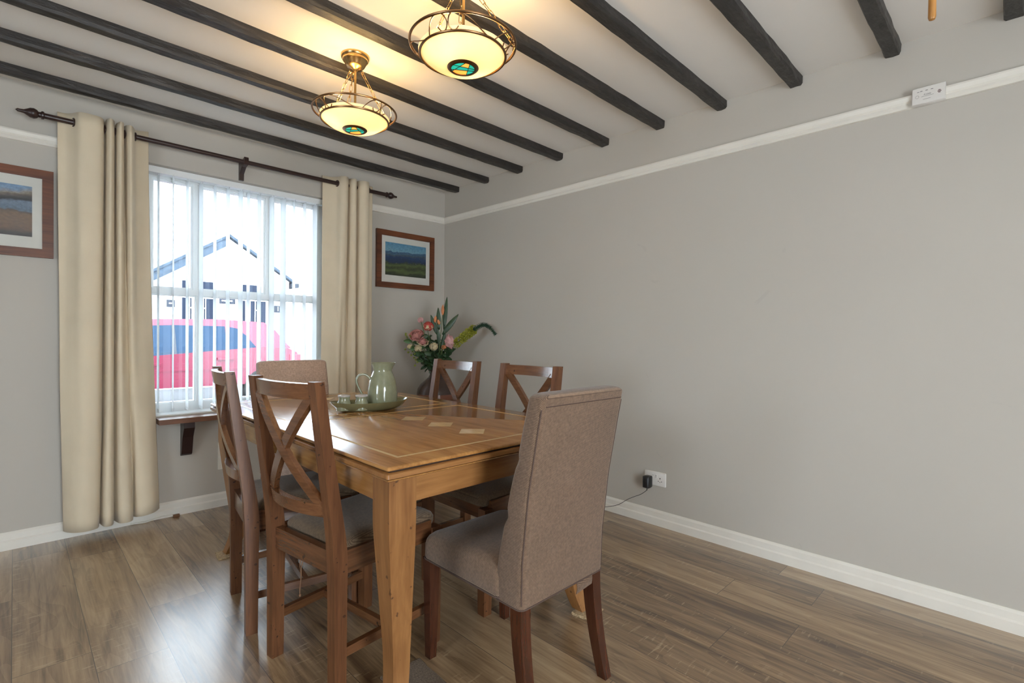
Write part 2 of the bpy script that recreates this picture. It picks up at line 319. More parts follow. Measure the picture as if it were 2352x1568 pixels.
def tube(bm, pts, rad, seg=8, closed=False):
    pts = [Vector(p) for p in pts]; n = len(pts)
    rad = rad if isinstance(rad, (list, tuple)) else [rad]*n
    prev = None; rings = []
    for i, p in enumerate(pts):
        a = pts[(i-1) % n] if (closed or i > 0) else p; b = pts[(i+1) % n] if (closed or i < n-1) else p
        t = (b-a).normalized()
        if prev is None:
            u = t.orthogonal().normalized()
        else:
            u = (prev - t*prev.dot(t))
            u = u.normalized() if u.length > 1e-6 else t.orthogonal().normalized()
        prev = u; w = t.cross(u)
        rings.append([p + (u*math.cos(2*math.pi*k/seg)+w*math.sin(2*math.pi*k/seg))*rad[i] for k in range(seg)])
    if closed: rings.append(rings[0])
    rs = loft(bm, rings, not closed)
    if closed: bmesh.ops.remove_doubles(bm, verts=bm.verts, dist=1e-6)
    return rs
def bar(bm, p, q, w, h, up=(0, 0, 1)):
    p, q = Vector(p), Vector(q); t = (q-p).normalized(); u = Vector(up); s = t.cross(u).normalized(); u = s.cross(t)
    rings = [[c+s*w/2*a+u*h/2*b for a, b in ((-1,-1),(1,-1),(1,1),(-1,1))] for c in (p, q)]
    loft(bm, rings)
def rrect(hx, hy, r, cx=0, cy=0, z=0, n=5):
    pts = []
    for k, (sx, sy) in enumerate(((1,1),(-1,1),(-1,-1),(1,-1))):
        for i in range(n):
            a = (k + i/(n-1))*math.pi/2
            pts.append((cx+sx*(hx-r)+r*math.cos(a), cy+sy*(hy-r)+r*math.sin(a), z))
    return pts
def cr(pts, n=8, closed=False):
    P = [Vector(p) for p in pts]; out = []
    m = len(P)
    for i in range(m if closed else m-1):
        if closed: a, b, c, d = P[i-1], P[i], P[(i+1) % m], P[(i+2) % m]
        else: a, b, c, d = P[max(i-1, 0)], P[i], P[i+1], P[min(i+2, m-1)]
        for k in range(n):
            t = k/n
            out.append(0.5*((2*b)+(c-a)*t+(2*a-5*b+4*c-d)*t*t+(3*b-a-3*c+d)*t**3))
    if not closed: out.append(P[-1])
    return out
def lerp(tab, z):
    if z <= tab[0][0]: return tab[0][1]
    for (a, u), (b, v) in zip(tab, tab[1:]):
        if z <= b: return u+(v-u)*(z-a)/(b-a)
    return tab[-1][1]

def obj(name, bm, m, parent=None, smooth=False, bev=0.0, loc=None, seg=2):
    if bev:
        bmesh.ops.bevel(bm, geom=[e for e in bm.edges if e.is_manifold and e.calc_face_angle(0) > 0.4], offset=bev, segments=seg, affect='EDGES', clamp_overlap=True)
    bmesh.ops.recalc_face_normals(bm, faces=bm.faces)
    me = bpy.data.meshes.new(name); bm.to_mesh(me); bm.free()
    for mm in (m if isinstance(m, (list, tuple)) else [m]): me.materials.append(mm)
    if smooth:
        for f in me.polygons: f.use_smooth = True
        if smooth != 'all':
            me.set_sharp_from_angle(angle=R(42))
    o = bpy.data.objects.new(name, me); COL.objects.link(o)
    if parent: o.parent = parent
    if loc: o.location = loc
    return o
def thing(name, label, cat, loc=(0, 0, 0), rz=0, group=None):
    o = bpy.data.objects.new(name, None); COL.objects.link(o); o.empty_display_size = 0.05
    o.location = loc; o.rotation_euler = (0, 0, rz); o['label'] = label; o['category'] = cat; o['kind'] = 'thing'
    if group: o['group'] = group
    return o
def tag(o, label, cat, group=None):
    o['label'] = label; o['category'] = cat; o['kind'] = 'thing'
    if group: o['group'] = group
    return o
def struct(name, bm, m, parent=None, **kw):
    o = obj(name, bm, m, parent, **kw)
    if parent is None: o['kind'] = 'structure'
    return o
def dup(root, loc, rz, label, group=None):
    r = root.copy(); COL.objects.link(r); r.location = loc; r.rotation_euler = (0, 0, rz); r['label'] = label
    if group: r['group'] = group
    for ch in list(root.children):
        c = ch.copy(); COL.objects.link(c); c.parent = r
        for g in ch.children:
            d = g.copy(); COL.objects.link(d); d.parent = c
    return r
def label_part(o, s): o['label'] = s; return o

# ------------------------------------------------------------------ room shell
XR, YB, ZC, XL, YF = 2.858, 3.797, 2.508, -2.4, -2.2
WX0, WX1, WZ0, WZ1 = 0.575, 1.745, 0.640, 2.216      # window opening
TW = 0.30
YW = YB-3.85   # window-wall shift used by the fittings on it
bm = B(); box(bm, XL-0.2, XR+0.2, YF-0.2, YB+TW, -0.08, 0.0); struct('floor', bm, M['floor'])
bm = B(); box(bm, XL-0.2, XR+0.2, YF-0.2, YB+TW, ZC, ZC+0.1); struct('ceiling', bm, M['ceil'])
bm = B(); box(bm, XR, XR+0.2, YF-0.2, YB+TW, 0, ZC); struct('wall_right', bm, M['wall'])
def holed(bm, u0, u1, z0, z1, hu0, hu1, hz0, hz1, mk):
    for a, b, c, d in ((u0, hu0, z0, z1), (hu1, u1, z0, z1), (hu0, hu1, z0, hz0), (hu0, hu1, hz1, z1)):
        if b-a > 1e-4 and d-c > 1e-4: mk(a, b, c, d)
bm = B(); holed(bm, XL-0.2, XR, 0, ZC, WX0, WX1, WZ0, WZ1, lambda a, b, c, d: box(bm, a, b, YB, YB+TW, c, d)); struct('wall_back', bm, M['wall2'])
bm = B(); holed(bm, XL-0.2, XR, 0, ZC, -0.3, 0.9, 0.0, 2.0, lambda a, b, c, d: box(bm, a, b, YF-0.2, YF, c, d)); struct('wall_front', bm, M['wall2'])  # unseen opening sized for the rear fill light
bm = B(); holed(bm, YF, YB, 0, ZC, 0.4, 1.4, 0.9, 2.0, lambda a, b, c, d: box(bm, XL-0.2, XL, a, b, c, d)); struct('wall_left', bm, M['wall2'])  # unseen opening for the side fill light

# skirting profile (d = out of wall, z)
SK = [(0, 0), (0.018, 0), (0.018, 0.045), (0.012, 0.053), (0.012, 0.082), (0.005, 0.094), (0, 0.094)]
bm = B(); loft(bm, [[(XR-d, y, z) for d, z in SK] for y in (YF, YB)]); struct('baseboard_right', bm, M['gloss'])
bm = B(); loft(bm, [[(x, YB-d, z) for d, z in SK] for x in (XL, XR-0.012)]); struct('baseboard_back', bm, M['gloss'])
RL = [(0, 0), (0.010, 0.002), (0.016, 0.012), (0.014, 0.022), (0.020, 0.030), (0.026, 0.046), (0.024, 0.054), (0, 0.058)]
zr = 2.203
bm = B(); loft(bm, [[(XR-d, y, zr+z) for d, z in RL] for y in (YF, YB)]); struct('trim_1', bm, M['gloss'])
zb = 2.188
bm = B()
loft(bm, [[(x, YB-d, zb+z) for d, z in RL] for x in (XL, 0.50)]); struct('trim_2', bm, M['gloss'])
bm = B()
loft(bm, [[(x, YB-d, (zb if x < 2.5 else zr)+z) for d, z in RL] for x in (1.80, XR)]); struct('trim_3', bm, M['gloss'])

# ------------------------------------------------------------------ window
def window():
    y0, y1 = 3.932, 3.992
    bm = B()
    box(bm, WX0, WX0+0.055, y0, y1, WZ0, WZ1); box(bm, WX1-0.055, WX1, y0, y1, WZ0, WZ1)
    box(bm, WX0+0.055, WX1-0.055, y0, y1, WZ0, WZ0+0.065); box(bm, WX0+0.055, WX1-0.055, y0, y1, WZ1-0.05, WZ1)
    w = struct('window_1', bm, M['upvc'], bev=0.004)
    b = B(); box(b, WX0+0.055, WX1-0.055, y0-0.008, y1, 1.418, 1.458); obj('transom', b, M['upvc'], w, bev=0.004)
    for x, z0, z1 in ((0.890, WZ0+0.065, 1.418), (1.368, WZ0+0.065, 1.418), (0.872, 1.458, WZ1-0.05), (1.335, 1.458, WZ1-0.05)):
        b = B(); box(b, x-0.013, x+0.013, y0+0.002, y1-0.024, z0, z1); obj('mullion', b, M['upvc'], w)
    for k in range(3):
        for z0, z1, s, xs in ((WZ0+0.065, 1.418, 0.006, [WX0+0.055, 0.877, 0.903, 1.355, 1.381, WX1-0.055]), (1.458, WZ1-0.05, 0.012, [WX0+0.055, 0.859, 0.885, 1.322, 1.348, WX1-0.055])):
            a, c = xs[2*k], xs[2*k+1]
            b = B(); box(b, a, a+s, 3.947, 3.982, z0, z1); box(b, c-s, c, 3.947, 3.982, z0, z1); box(b, a+s, c-s, 3.947, 3.982, z0, z0+s); box(b, a+s, c-s, 3.947, 3.982, z1-s, z1)
            f = obj('sash', b, M['upvc'], w)
            b = B(); box(b, a+s, c-s, 3.963, 3.967, z0+s, z1-s); obj('glass_pane', b, M['glass'], f)
    b = B(); box(b, WX0, WX1, 3.807, 3.932, WZ0-0.012, WZ0+0.008); obj('inner_sill', b, M['upvc'], w)
    b = B(); box(b, WX0+0.055, WX1+0.04, 3.68, 3.807, WZ0-0.038, WZ0-0.006); s = obj('sill_board', b, M['sill'], w, bev=0.006)
    for x in (0.792, 1.56):
        b = B()
        prof = [(YB, 0.602), (YB-0.095, 0.602), (YB-0.098, 0.565), (YB-0.085, 0.545), (YB-0.06, 0.50), (YB-0.04, 0.42), (YB-0.03, 0.39), (YB-0.012, 0.378), (YB, 0.378)]
        loft(b, [[(x+dx, y, z) for y, z in prof] for dx in (-0.030, 0.030)]); br = obj('sill_bracket', b, M['rod'], s, bev=0.004)
window()
# ------------------------------------------------------------------ vertical blind
blind = thing('vertical_blind', 'white vertical louvre blind with its slats turned open in the window', 'blind', (0, 3.872, 0))
b = B(); box(b, WX0+0.012, WX1-0.012, -0.03, 0.03, 2.176, 2.214); obj('head_rail', b, M['upvc'], blind, bev=0.004)
SX = [(0.656, 2), (0.736, 16), (0.815, 1), (0.894, -3), (0.976, 2), (1.056, 0), (1.136, -3), (1.187, 4), (1.259, 1), (1.346, -3), (1.426, -6), (1.506, 9), (1.585, 7), (1.666, 3)]
for x, a in SX:
    b = B(); mt = Matrix.Translation((x, 0, 0)) @ Matrix.Rotation(R(-a), 4, 'Z')
    n = 6; prof = [(0.0035*math.sin(math.pi*i/n)-0.001, -0.0445+0.089*i/n) for i in range(n+1)]
    ring = prof + [(px-0.0012, py) for px, py in reversed(prof)]
    rs = loft(b, [[mt @ Vector((px, py, z)) for px, py in ring] for z in (0.676, 2.172)])
    s = obj('blind_slat', b, M['slat'], blind, smooth=True)
    b = B(); box(b, -0.002, 0.002, -0.044, 0.044, 0.660, 0.680, mt); obj('slat_weight', b, M['upvc'], s)
    b = B(); box(b, -0.004, 0.004, -0.006, 0.006, 2.168, 2.178, mt); obj('slat_hanger', b, M['upvc'], s)

# ------------------------------------------------------------------ ceiling beams
BY = [3.645, 3.247, 2.85, 2.44, 2.036, 1.629, 1.247, 0.864, 0.463, 0.069]
ordn = ['beside the window wall, just above the curtain pole', 'second out from the window wall', 'third out from the window wall', 'fourth out from the window wall, next to the brass ceiling rose', 'fifth out from the window wall, one past the brass ceiling rose',
        'sixth out from the window wall, behind the cut-off lamp', 'seventh out from the window wall, first clear of both lamps', 'eighth out from the window wall, ending on the plain wall', 'ninth out from the window wall, with the wooden pull beside it', 'of which only a stub shows in the upper corner']
for k, y in enumerate(BY):
    bm = B(); zz = 2.464
    rr = random.Random(k); nx = 60; rings = []
    for i in range(nx+1):
        x = XL + (XR-0.001-XL)*i/nx
        j = lambda s: rr.uniform(-s, s)
        w = 0.062
        rings.append([(x, y-w+j(0.0022), ZC+0.002), (x, y-w+j(0.0025), zz+0.012+j(0.002)), (x, y-w+0.007+j(0.002), zz+j(0.0018)), (x, y-w/2, zz-0.001+j(0.0016)), (x, y-0.006+j(0.002), zz+j(0.0018)), (x, y+j(0.0022), zz+0.010+j(0.002)), (x, y+j(0.002), ZC+0.002)])
    loft(bm, rings)
    o = obj('ceiling_beam', bm, M['beam']); tag(o, 'black rough-hewn ceiling beam '+ordn[k], 'ceiling beam', 'black ceiling beams')

# ------------------------------------------------------------------ curtain pole and curtains
pole = thing('curtain_pole', 'dark wooden curtain pole with turned finials above the window', 'curtain pole', (0, YB-0.1, 2.322))
RX = Matrix.Rotation(R(90), 4, 'Y')
b = B(); lathe(b, [(0.0145, 0.095), (0.0145, 2.20)], 20, RX); obj('rod', b, M['rod'], pole, smooth=True)
fin = [(0.0145, 0), (0.021, 0.004), (0.021, 0.012), (0.013, 0.016), (0.012, 0.022), (0.022, 0.03), (0.027, 0.042), (0.025, 0.056), (0.017, 0.068), (0.010, 0.08), (0.008, 0.096), (0.0085, 0.104), (0.003, 0.11), (0.0005, 0.112)]
b = B(); lathe(b, [(r, 2.18+z*0.95) for r, z in fin], 20, RX); obj('finial', b, M['rod'], pole, smooth=True)
b = B(); lathe(b, [(r, 0.118-z) for r, z in fin], 20, RX); obj('finial', b, M['rod'], pole, smooth=True)
for x in (1.112,):
    b = B(); prof = [(0.10, 0.035), (0.07, 0.035), (0.03, 0.018), (0.0, 0.022), (-0.018, 0.03), (-0.022, 0.0), (-0.012, -0.018), (0.03, -0.025), (0.075, -0.06), (0.08, -0.105), (0.10, -0.105)]
    loft(b, [[(x+dx, y, z) for y, z in prof] for dx in (-0.014, 0.014)]); obj('pole_bracket', b, M['rod'], pole, bev=0.003)

def curtain(name, label, top, bot, ztop, zbot, eyes):
    c = thing(name, label, 'curtain', (0, YB-0.1, 0), 0, 'cream eyelet curtains')
    T = cr([(x, y, 0) for x, y in top], 6); Bt = cr([(x, y, 0) for x, y in bot], 6)
    bm = B(); rows = 34; grid = []
    for k in range(rows+1):
        t = k/rows; e = t**1.5
        row = []
        for i, (p, q) in enumerate(zip(T, Bt)):
            u = i/(len(T)-1)
            w = math.sin(t*7+u*9)*0.004*t + math.sin(t*17+u*23)*0.0016*t
            z0 = ztop(u); z1 = zbot(u)
            row.append(bm.verts.new((p.x+(q.x-p.x)*e + w*0.6, p.y+(q.y-p.y)*e + w, z0+(z1-z0)*t)))
        grid.append(row)
    for a, d in zip(grid, grid[1:]):
        for i in range(len(a)-1): bm.faces.new((a[i], a[i+1], d[i+1], d[i]))
    o = obj('curtain_panel', bm, M['curtain'], c, smooth='all')
    s = o.modifiers.new('thickness', 'SOLIDIFY'); s.thickness = 0.0035; s.offset = 0
    for x, y, a in eyes:
        b = B(); mt = Matrix.Translation((x, y, 2.322)) @ Matrix.Rotation(R(a), 4, 'Z') @ RX
        tube(b, [mt @ Vector((0.021*math.cos(2*math.pi*i/20), 0.021*math.sin(2*math.pi*i/20), 0)) for i in range(20)], 0.0045, 6, True)
        obj('eyelet', b, M['rod'], c, smooth=True)
    return c
curtain('curtain', 'cream eyelet curtain bunched between the shore picture and the window',
    [(0.170, .035), (0.205, .032), (0.234, 0), (0.259, -.045), (0.299, -.058), (0.348, -.052), (0.364, -.01), (0.368, .03), (0.374, .03), (0.377, -.02), (0.392, -.055), (0.409, -.025), (0.414, .03), (0.420, .03), (0.422, -.02), (0.436, -.055), (0.452, -.025), (0.458, .03), (0.464, .03), (0.468, -.02), (0.483, -.055), (0.501, -.025), (0.512, .02), (0.539, .04), (0.581, .045)],
    [(0.195, .02), (0.209, -.02), (0.235, -.055), (0.272, -.075), (0.306, -.072), (0.331, -.055), (0.343, -.02), (0.349, .03), (0.356, .035), (0.359, -.0), (0.370, -.05), (0.395, -.055), (0.410, -.02), (0.416, .03), (0.422, .035), (0.426, 0), (0.439, -.05), (0.474, -.06), (0.496, -.03), (0.503, .03), (0.511, .03), (0.518, -.01), (0.553, -.035), (0.602, -.02), (0.638, .03)],
    lambda u: 2.372+0.012*math.sin(u*20)*u, lambda u: 0.062+0.03*max(0, u-0.8)*5*0.7, [(0.234, 0, 8), (0.367, 0, 0), (0.413, 0, 0), (0.459, 0, 0), (0.511, 0, 0)])
curtain('curtain', 'cream eyelet curtain between the window and the lake picture',
    [(1.664, .045), (1.711, .042), (1.757, .01), (1.774, -.04), (1.803, -.058), (1.835, -.03), (1.842, .03), (1.850, .03), (1.856, -.03), (1.880, -.055), (1.904, -.03), (1.912, .03), (1.920, .03), (1.929, -.03), (1.962, -.057), (2.001, -.045), (2.022, .0), (2.035, .03), (2.079, .04)],
    [(1.651, .03), (1.682, -.03), (1.730, -.05), (1.754, -.03), (1.764, .02), (1.772, -.02), (1.808, -.065), (1.837, -.03), (1.846, .03), (1.858, -.02), (1.887, -.06), (1.909, -.03), (1.919, .03), (1.930, -.02), (1.962, -.062), (1.996, -.05), (2.020, -.01), (2.035, .02), (2.074, .03)],
    lambda u: 2.372, lambda u: 0.05, [(1.759, 0, 8), (1.838, 0, 0), (1.910, 0, 0), (2.023, 0, 0)])

# ------------------------------------------------------------------ pictures
def picture(name, label, x0, x1, z0, z1, pm, fw):
    t = thing(name, label, 'picture', ((x0+x1)/2, YB, (z0+z1)/2)); hx, hz = (x1-x0)/2, (z1-z0)/2
    b = B()
    box(b, -hx, hx, -0.024, -0.002, hz-fw, hz); box(b, -hx, hx, -0.024, -0.002, -hz, -hz+fw); box(b, -hx, -hx+fw, -0.024, -0.002, -hz+fw, hz-fw); box(b, hx-fw, hx, -0.024, -0.002, -hz+fw, hz-fw)
    obj('picture_frame', b, M['frame'], t, bev=0.003)
    b = B(); box(b, -hx+fw, hx-fw, -0.012, -0.004, -hz+fw, hz-fw); obj('mount', b, M['mount'], t)
    mx = 0.040
    b = B(); box(b, -hx+fw+mx, hx-fw-mx, -0.0135, -0.0118, -hz+fw+0.062, hz-fw-0.052); obj('print', b, pm, t)
    b = B(); box(b, -hx+fw, hx-fw, -0.017, -0.0155, -hz+fw, hz-fw); obj('glass', b, M['picglass'], t)
picture('framed_picture', 'brown framed lake and green hills view hanging near the corner', 2.144, 2.727, 1.570, 2.054, M['lake'], 0.046)
picture('framed_picture', 'brown framed shore view beside the curtain, partly cut off', -0.42, 0.157, 1.5715, 2.048, M['moor'], 0.046)

# ------------------------------------------------------------------ dining table
TZ = 0.795
TX0, TX1, TY0, TY1 = 0.746, 1.788, 1.246, 3.045
tcx, tcy = (TX0+TX1)/2, (TY0+TY1)/2
def table():
    hx, hy = (TX1-TX0)/2, (TY1-TY0)/2
    t = thing('dining_table', 'honey brown extending dining table with pale inlaid lines', 'table', (tcx, tcy, 0))
    b = B(); loft(b, [rrect(hx-i, hy-i, 0.006, z=z) for i, z in ((0.005, TZ-0.0125), (0.001, TZ-0.0105), (0, TZ-0.007), (0.002, TZ-0.002), (0.005, TZ))])
    top = obj('tabletop', b, M['table_y'], t, smooth=True)
    e = 0.0004
    def strip(x0, x1, y0, y1, nm='inlay_strip', m=M['inlay']):
        bb = B(); box(bb, x0, x1, y0, y1, TZ-0.002, TZ+e); return obj(nm, bb, m, top)
    w = 0.011; ix = hx-0.085; iy = hy-0.088
    # herringbone field, tone on tone
    for (y0, y1) in ((-iy, -0.012), (0.078, iy)):
        strip(-ix, -ix+w, y0, y1); strip(ix-w, ix, y0, y1); strip(-ix+w, ix-w, y0, y0+w); strip(-ix+w, ix-w, y1-w, y1)
    for cy in (1.507, 1.712, 1.912, 2.43, 2.632, 2.835):
        bb = B(); k = 0.066
        rs = loft(bb, [[(-0.0+dx*k+0.010, cy-tcy+dy*k, z) for dx, dy in ((1,0),(0,1),(-1,0),(0,-1))] for z in (TZ-0.002, TZ+e)])
        obj('inlay_diamond', bb, M['inlay'], top)
    b = B(); loft(b, [rrect(hx-i, hy-i, 0.006, z=z) for i, z in ((0.004, TZ-0.037), (0, TZ-0.034), (0, TZ-0.0215), (0.004, TZ-0.0185))]); obj('extension_leaf', b, M['table_x'], t, smooth=True)
    b = B(); box(b, -hx+0.014, hx-0.014, -hy+0.014, hy-0.014, TZ-0.0186, TZ-0.0122); obj('groove', b, M['dark_gap'], t)
    b = B(); loft(b, [rrect(hx-i, hy-i, 0.004, z=z) for i, z in ((0.012, TZ-0.0455), (0.004, TZ-0.0415), (0.006, TZ-0.0385))]); obj('bead_moulding', b, M['table_y'], t)
    ap0, ap1 = 0.672, TZ-0.0455
    ins = 0.016
    for s in (-1, 1):
        ya = s*(hy-ins-0.022-(0.045 if s > 0 else 0)); b = B(); box(b, -hx+0.10, hx-0.10, ya-0.011, ya+0.011, ap0, ap1); obj('apron', b, M['table_x'], t)
        b = B(); box(b, s*(hx-ins-0.022)-0.011, s*(hx-ins-0.022)+0.011, -hy+0.10, hy-0.10, ap0, ap1); obj('apron', b, M['table_y'], t)
    H_ = [(0, 0.0265), (0.03, 0.0275), (0.10, 0.028), (0.2, 0.030), (0.35, 0.036), (0.55, 0.044), (0.62, 0.046), (0.76, 0.046)]
    O_ = [(0, 0.004), (0.03, -0.006), (0.08, -0.021), (0.14, -0.029), (0.22, -0.028), (0.4, -0.014), (0.6, 0.0), (0.76, 0)]
    for sx in (-1, 1):
        for sy in (-1, 1):
            b = B(); bx, by = sx*(hx-ins-0.046-(0.008 if sy > 0 else 0)), sy*(hy-ins-0.046-(0.045 if sy > 0 else 0)); rings = []
            for k in range(31):
                zl = 0.0098 if sx == -sy else 0.0; z = zl+(ap1*0.9999-zl)*k/30; h = lerp(H_, z); o = lerp(O_, z)
                rings.append([(bx+sx*o+a*h, by+sy*o+c*h, z) for a, c in ((-1,-1),(1,-1),(1,1),(-1,1))])
            loft(b, rings); obj('leg', b, M['table_z'], t, bev=0.003, seg=1, smooth=True)
table()

def pad(label, x, y, hx, hy, m, rz=0.0, name='felt_pad', cat='pad', grp='pads under the table legs'):
    b = B(); rr = random.Random(int(x*1000)); n = 9
    ring = []
    for z, k in ((0, 1.0), (0.004, 1.03), (0.009, 0.98)):
        rg = []
        for a, c in [(-1+2*i/n, -1) for i in range(n)]+[(1, -1+2*i/n) for i in range(n)]+[(1-2*i/n, 1) for i in range(n)]+[(-1, 1-2*i/n) for i in range(n)]:
            rg.append((a*hx*k+rr.uniform(-.0025, .0025), c*hy*k+rr.uniform(-.0025, .0025), z+rr.uniform(0, 0.001)*(z > 0)))
        ring.append(rg)
    loft(b, ring); o = obj(name, b, m, loc=(x, y, 0.0)); o.rotation_euler = (0, 0, rz); tag(o, label, cat, grp)
hx_, hy_ = (TX1-TX0)/2-0.062, (TY1-TY0)/2-0.062
pad('jute carpet square beside the curved table foot, behind the upholstered chair', tcx+hx_+0.005, tcy-hy_-0.03, 0.055, 0.045, M['jute'], R(8), 'jute_pad')
pad('jute carpet square under the table foot closest to the cream curtain', tcx-hx_+0.000, tcy+hy_-0.055, 0.055, 0.05, M['jute'], R(-6), 'jute_pad')
pad('frayed brown carpet offcut on the floor beside the front table leg', 0.955, 1.36, 0.075, 0.15, M['mat_'], R(-3), 'carpet_offcut', 'mat', 'carpet pieces on the floor')

# ------------------------------------------------------------------ cross-back chairs (face +x, origin on the floor between the rear legs)
PX = [(0, 0), (0.44, 0), (0.52, -0.006), (0.62, -0.020), (0.78, -0.044), (1.023, -0.078)]
def cross_chair(label, loc, rz):
    t = thing('cross_back_chair', label, 'chair', loc, rz, 'cross-back dining chairs'); ht = 1.023; w = 0.19
    for s in (-1, 1):
        b = B(); rings = []
        for k in range(37):
            z = ht*k/36; x = lerp(PX, z); d = lerp([(0, 0.021), (0.3, 0.023), (0.46, 0.026), (0.6, 0.022), (1.03, 0.016)], z)
            yy = s*(w-0.004*(z/ht)); rings.append([(x+a*d, yy+c*0.0195, z) for a, c in ((-1,-1),(1,-1),(1,1),(-1,1))])
        loft(b, rings); obj('rear_leg', b, M['chair_z'], t, bev=0.003, seg=1, smooth=True)
        b = B(); loft(b, [[(0.405+a*h, s*0.205+c*h, z) for a, c in ((-1,-1),(1,-1),(1,1),(-1,1))] for z, h in ((0, 0.020), (0.05, 0.021), (0.445, 0.022))]); obj('front_leg', b, M['chair_z'], t, bev=0.003, seg=1)
        b = B(); bar(b, (0.022, s*(w-0.003), 0.437), (0.384, s*0.205, 0.437), 0.024, 0.075); obj('seat_rail', b, M['chair_x'], t, bev=0.002, seg=1)
        b = B(); bar(b, (0.018, s*w, 0.145), (0.386, s*0.205, 0.145), 0.020, 0.030); obj('stretcher', b, M['chair_x'], t, bev=0.002, seg=1)
    b = B(); bar(b, (0.205, -0.187, 0.145), (0.205, 0.187, 0.145), 0.020, 0.028); obj('cross_stretcher', b, M['chair_y'], t, bev=0.002, seg=1)
    b = B(); box(b, -0.012, 0.014, -w+0.019, w-0.019, 0.40, 0.474); obj('seat_rail', b, M['chair_y'], t, bev=0.003)
    b = B(); box(b, 0.393, 0.417, -0.183, 0.183, 0.40, 0.474); obj('seat_rail', b, M['chair_y'], t, bev=0.003)
    # drop-in seat
    b = B(); rings = []
    for i, z in ((0.004, 0.450), (0, 0.462), (0.0, 0.478), (0.006, 0.491), (0.02, 0.501), (0.06, 0.509), (0.12, 0.512)):
        rg = rrect(0.197-i, 0.205-i, max(0.03-i*0.2, 0.012), cx=0.226, z=z, n=6)
        rings.append([(x, y*(0.90+0.10*min(1, max(0, (x-0.03)/0.38))) if True else y, zz) for x, y, zz in rg])
    loft(b, rings); obj('seat', b, M['seat'], t, smooth=True)
    # curved rails
    def rail(nm, z0, z1, sag, th):
        bb = B(); rings = []; n = 14
        for k in range(n+1):
            u = -1+2*k/n; y = u*(w-0.017)
            c = -sag*(1-u*u); rg = []
            for zz in (z0, z1):
                x = lerp(PX, zz)+c
                rg += [(x-th/2, y, zz), (x+th/2, y, zz)] if zz == z0 else [(x+th/2, y, zz), (x-th/2, y, zz)]
            rings.append(rg)
        loft(bb, rings); obj(nm, bb, M['chair_y'], t, bev=0.003, seg=1, smooth=True)
    rail('top_rail', 0.966, 1.016, 0.028, 0.022); rail('lower_rail', 0.588, 0.630, 0.034, 0.022)
    for s in (-1, 1):
        b = B(); n = 12; rings = []
        for k in range(n+1):
            u = k/n; z = 0.618+(0.974-0.618)*u; y = s*(0.158-0.316*u)
            v = (y/(w-0.017)); x = lerp(PX, z) - lerp([(0.6, 0.034), (1.0, 0.028)], z)*(1-v*v) + s*0.0015
            d = Vector((0, s*-0.316, 0.35)).normalized(); nrm = Vector((0, -d.z, d.y))
            rings.append([Vector((x, y, z))+Vector((a*0.009, 0, 0))+nrm*c*0.017 for a, c in ((-1,-1),(1,-1),(1,1),(-1,1))])
        loft(b, rings); obj('cross_slat', b, M['chair_y'], t, bev=0.002, seg=1, smooth=True)
    return t
c1 = cross_chair('cross-back wooden chair with a loose string hanging below its seat rail', (0.706, 1.709, 0), R(8.5))
cross2 = dup(c1, (0.686, 2.290, 0), R(-8), 'cross-back wooden chair between the stringy chair and the window')
cross3 = dup(c1, (1.800, 2.365, 0), R(180), 'cross-back wooden chair with pale sheen, in front of the flower vase')
cross4 = dup(c1, (1.812, 1.775, 0), R(180), 'cross-back wooden chair against the plain wall, partly behind the upholstered chair')
# frayed tie under the seat rail of the first chair
b = B()
tube(b, cr([(-0.013, 0.004, 0.402), (-0.016, 0.002, 0.385), (-0.015, -0.002, 0.36), (-0.014, 0.0, 0.33), (-0.015, 0.003, 0.30)], 5), 0.0016, 6)
tube(b, cr([(-0.013, -0.012, 0.402), (-0.017, -0.008, 0.38), (-0.015, -0.004, 0.345), (-0.015, 0.001, 0.318), (-0.0155, 0.003, 0.300), (-0.016, 0.001, 0.285)], 5), 0.0016, 6)
o = obj('string', b, M['string'], c1, smooth=True); o['label'] = 'frayed brown string'
b = B(); lathe(b, [(0.0004, -0.005), (0.003, -0.004), (0.0042, 0), (0.003, 0.004), (0.0004, 0.005)], 10, Matrix.Translation((-0.016, 0.001, 0.283))); obj('knot', b, M['string'], o, smooth=True)

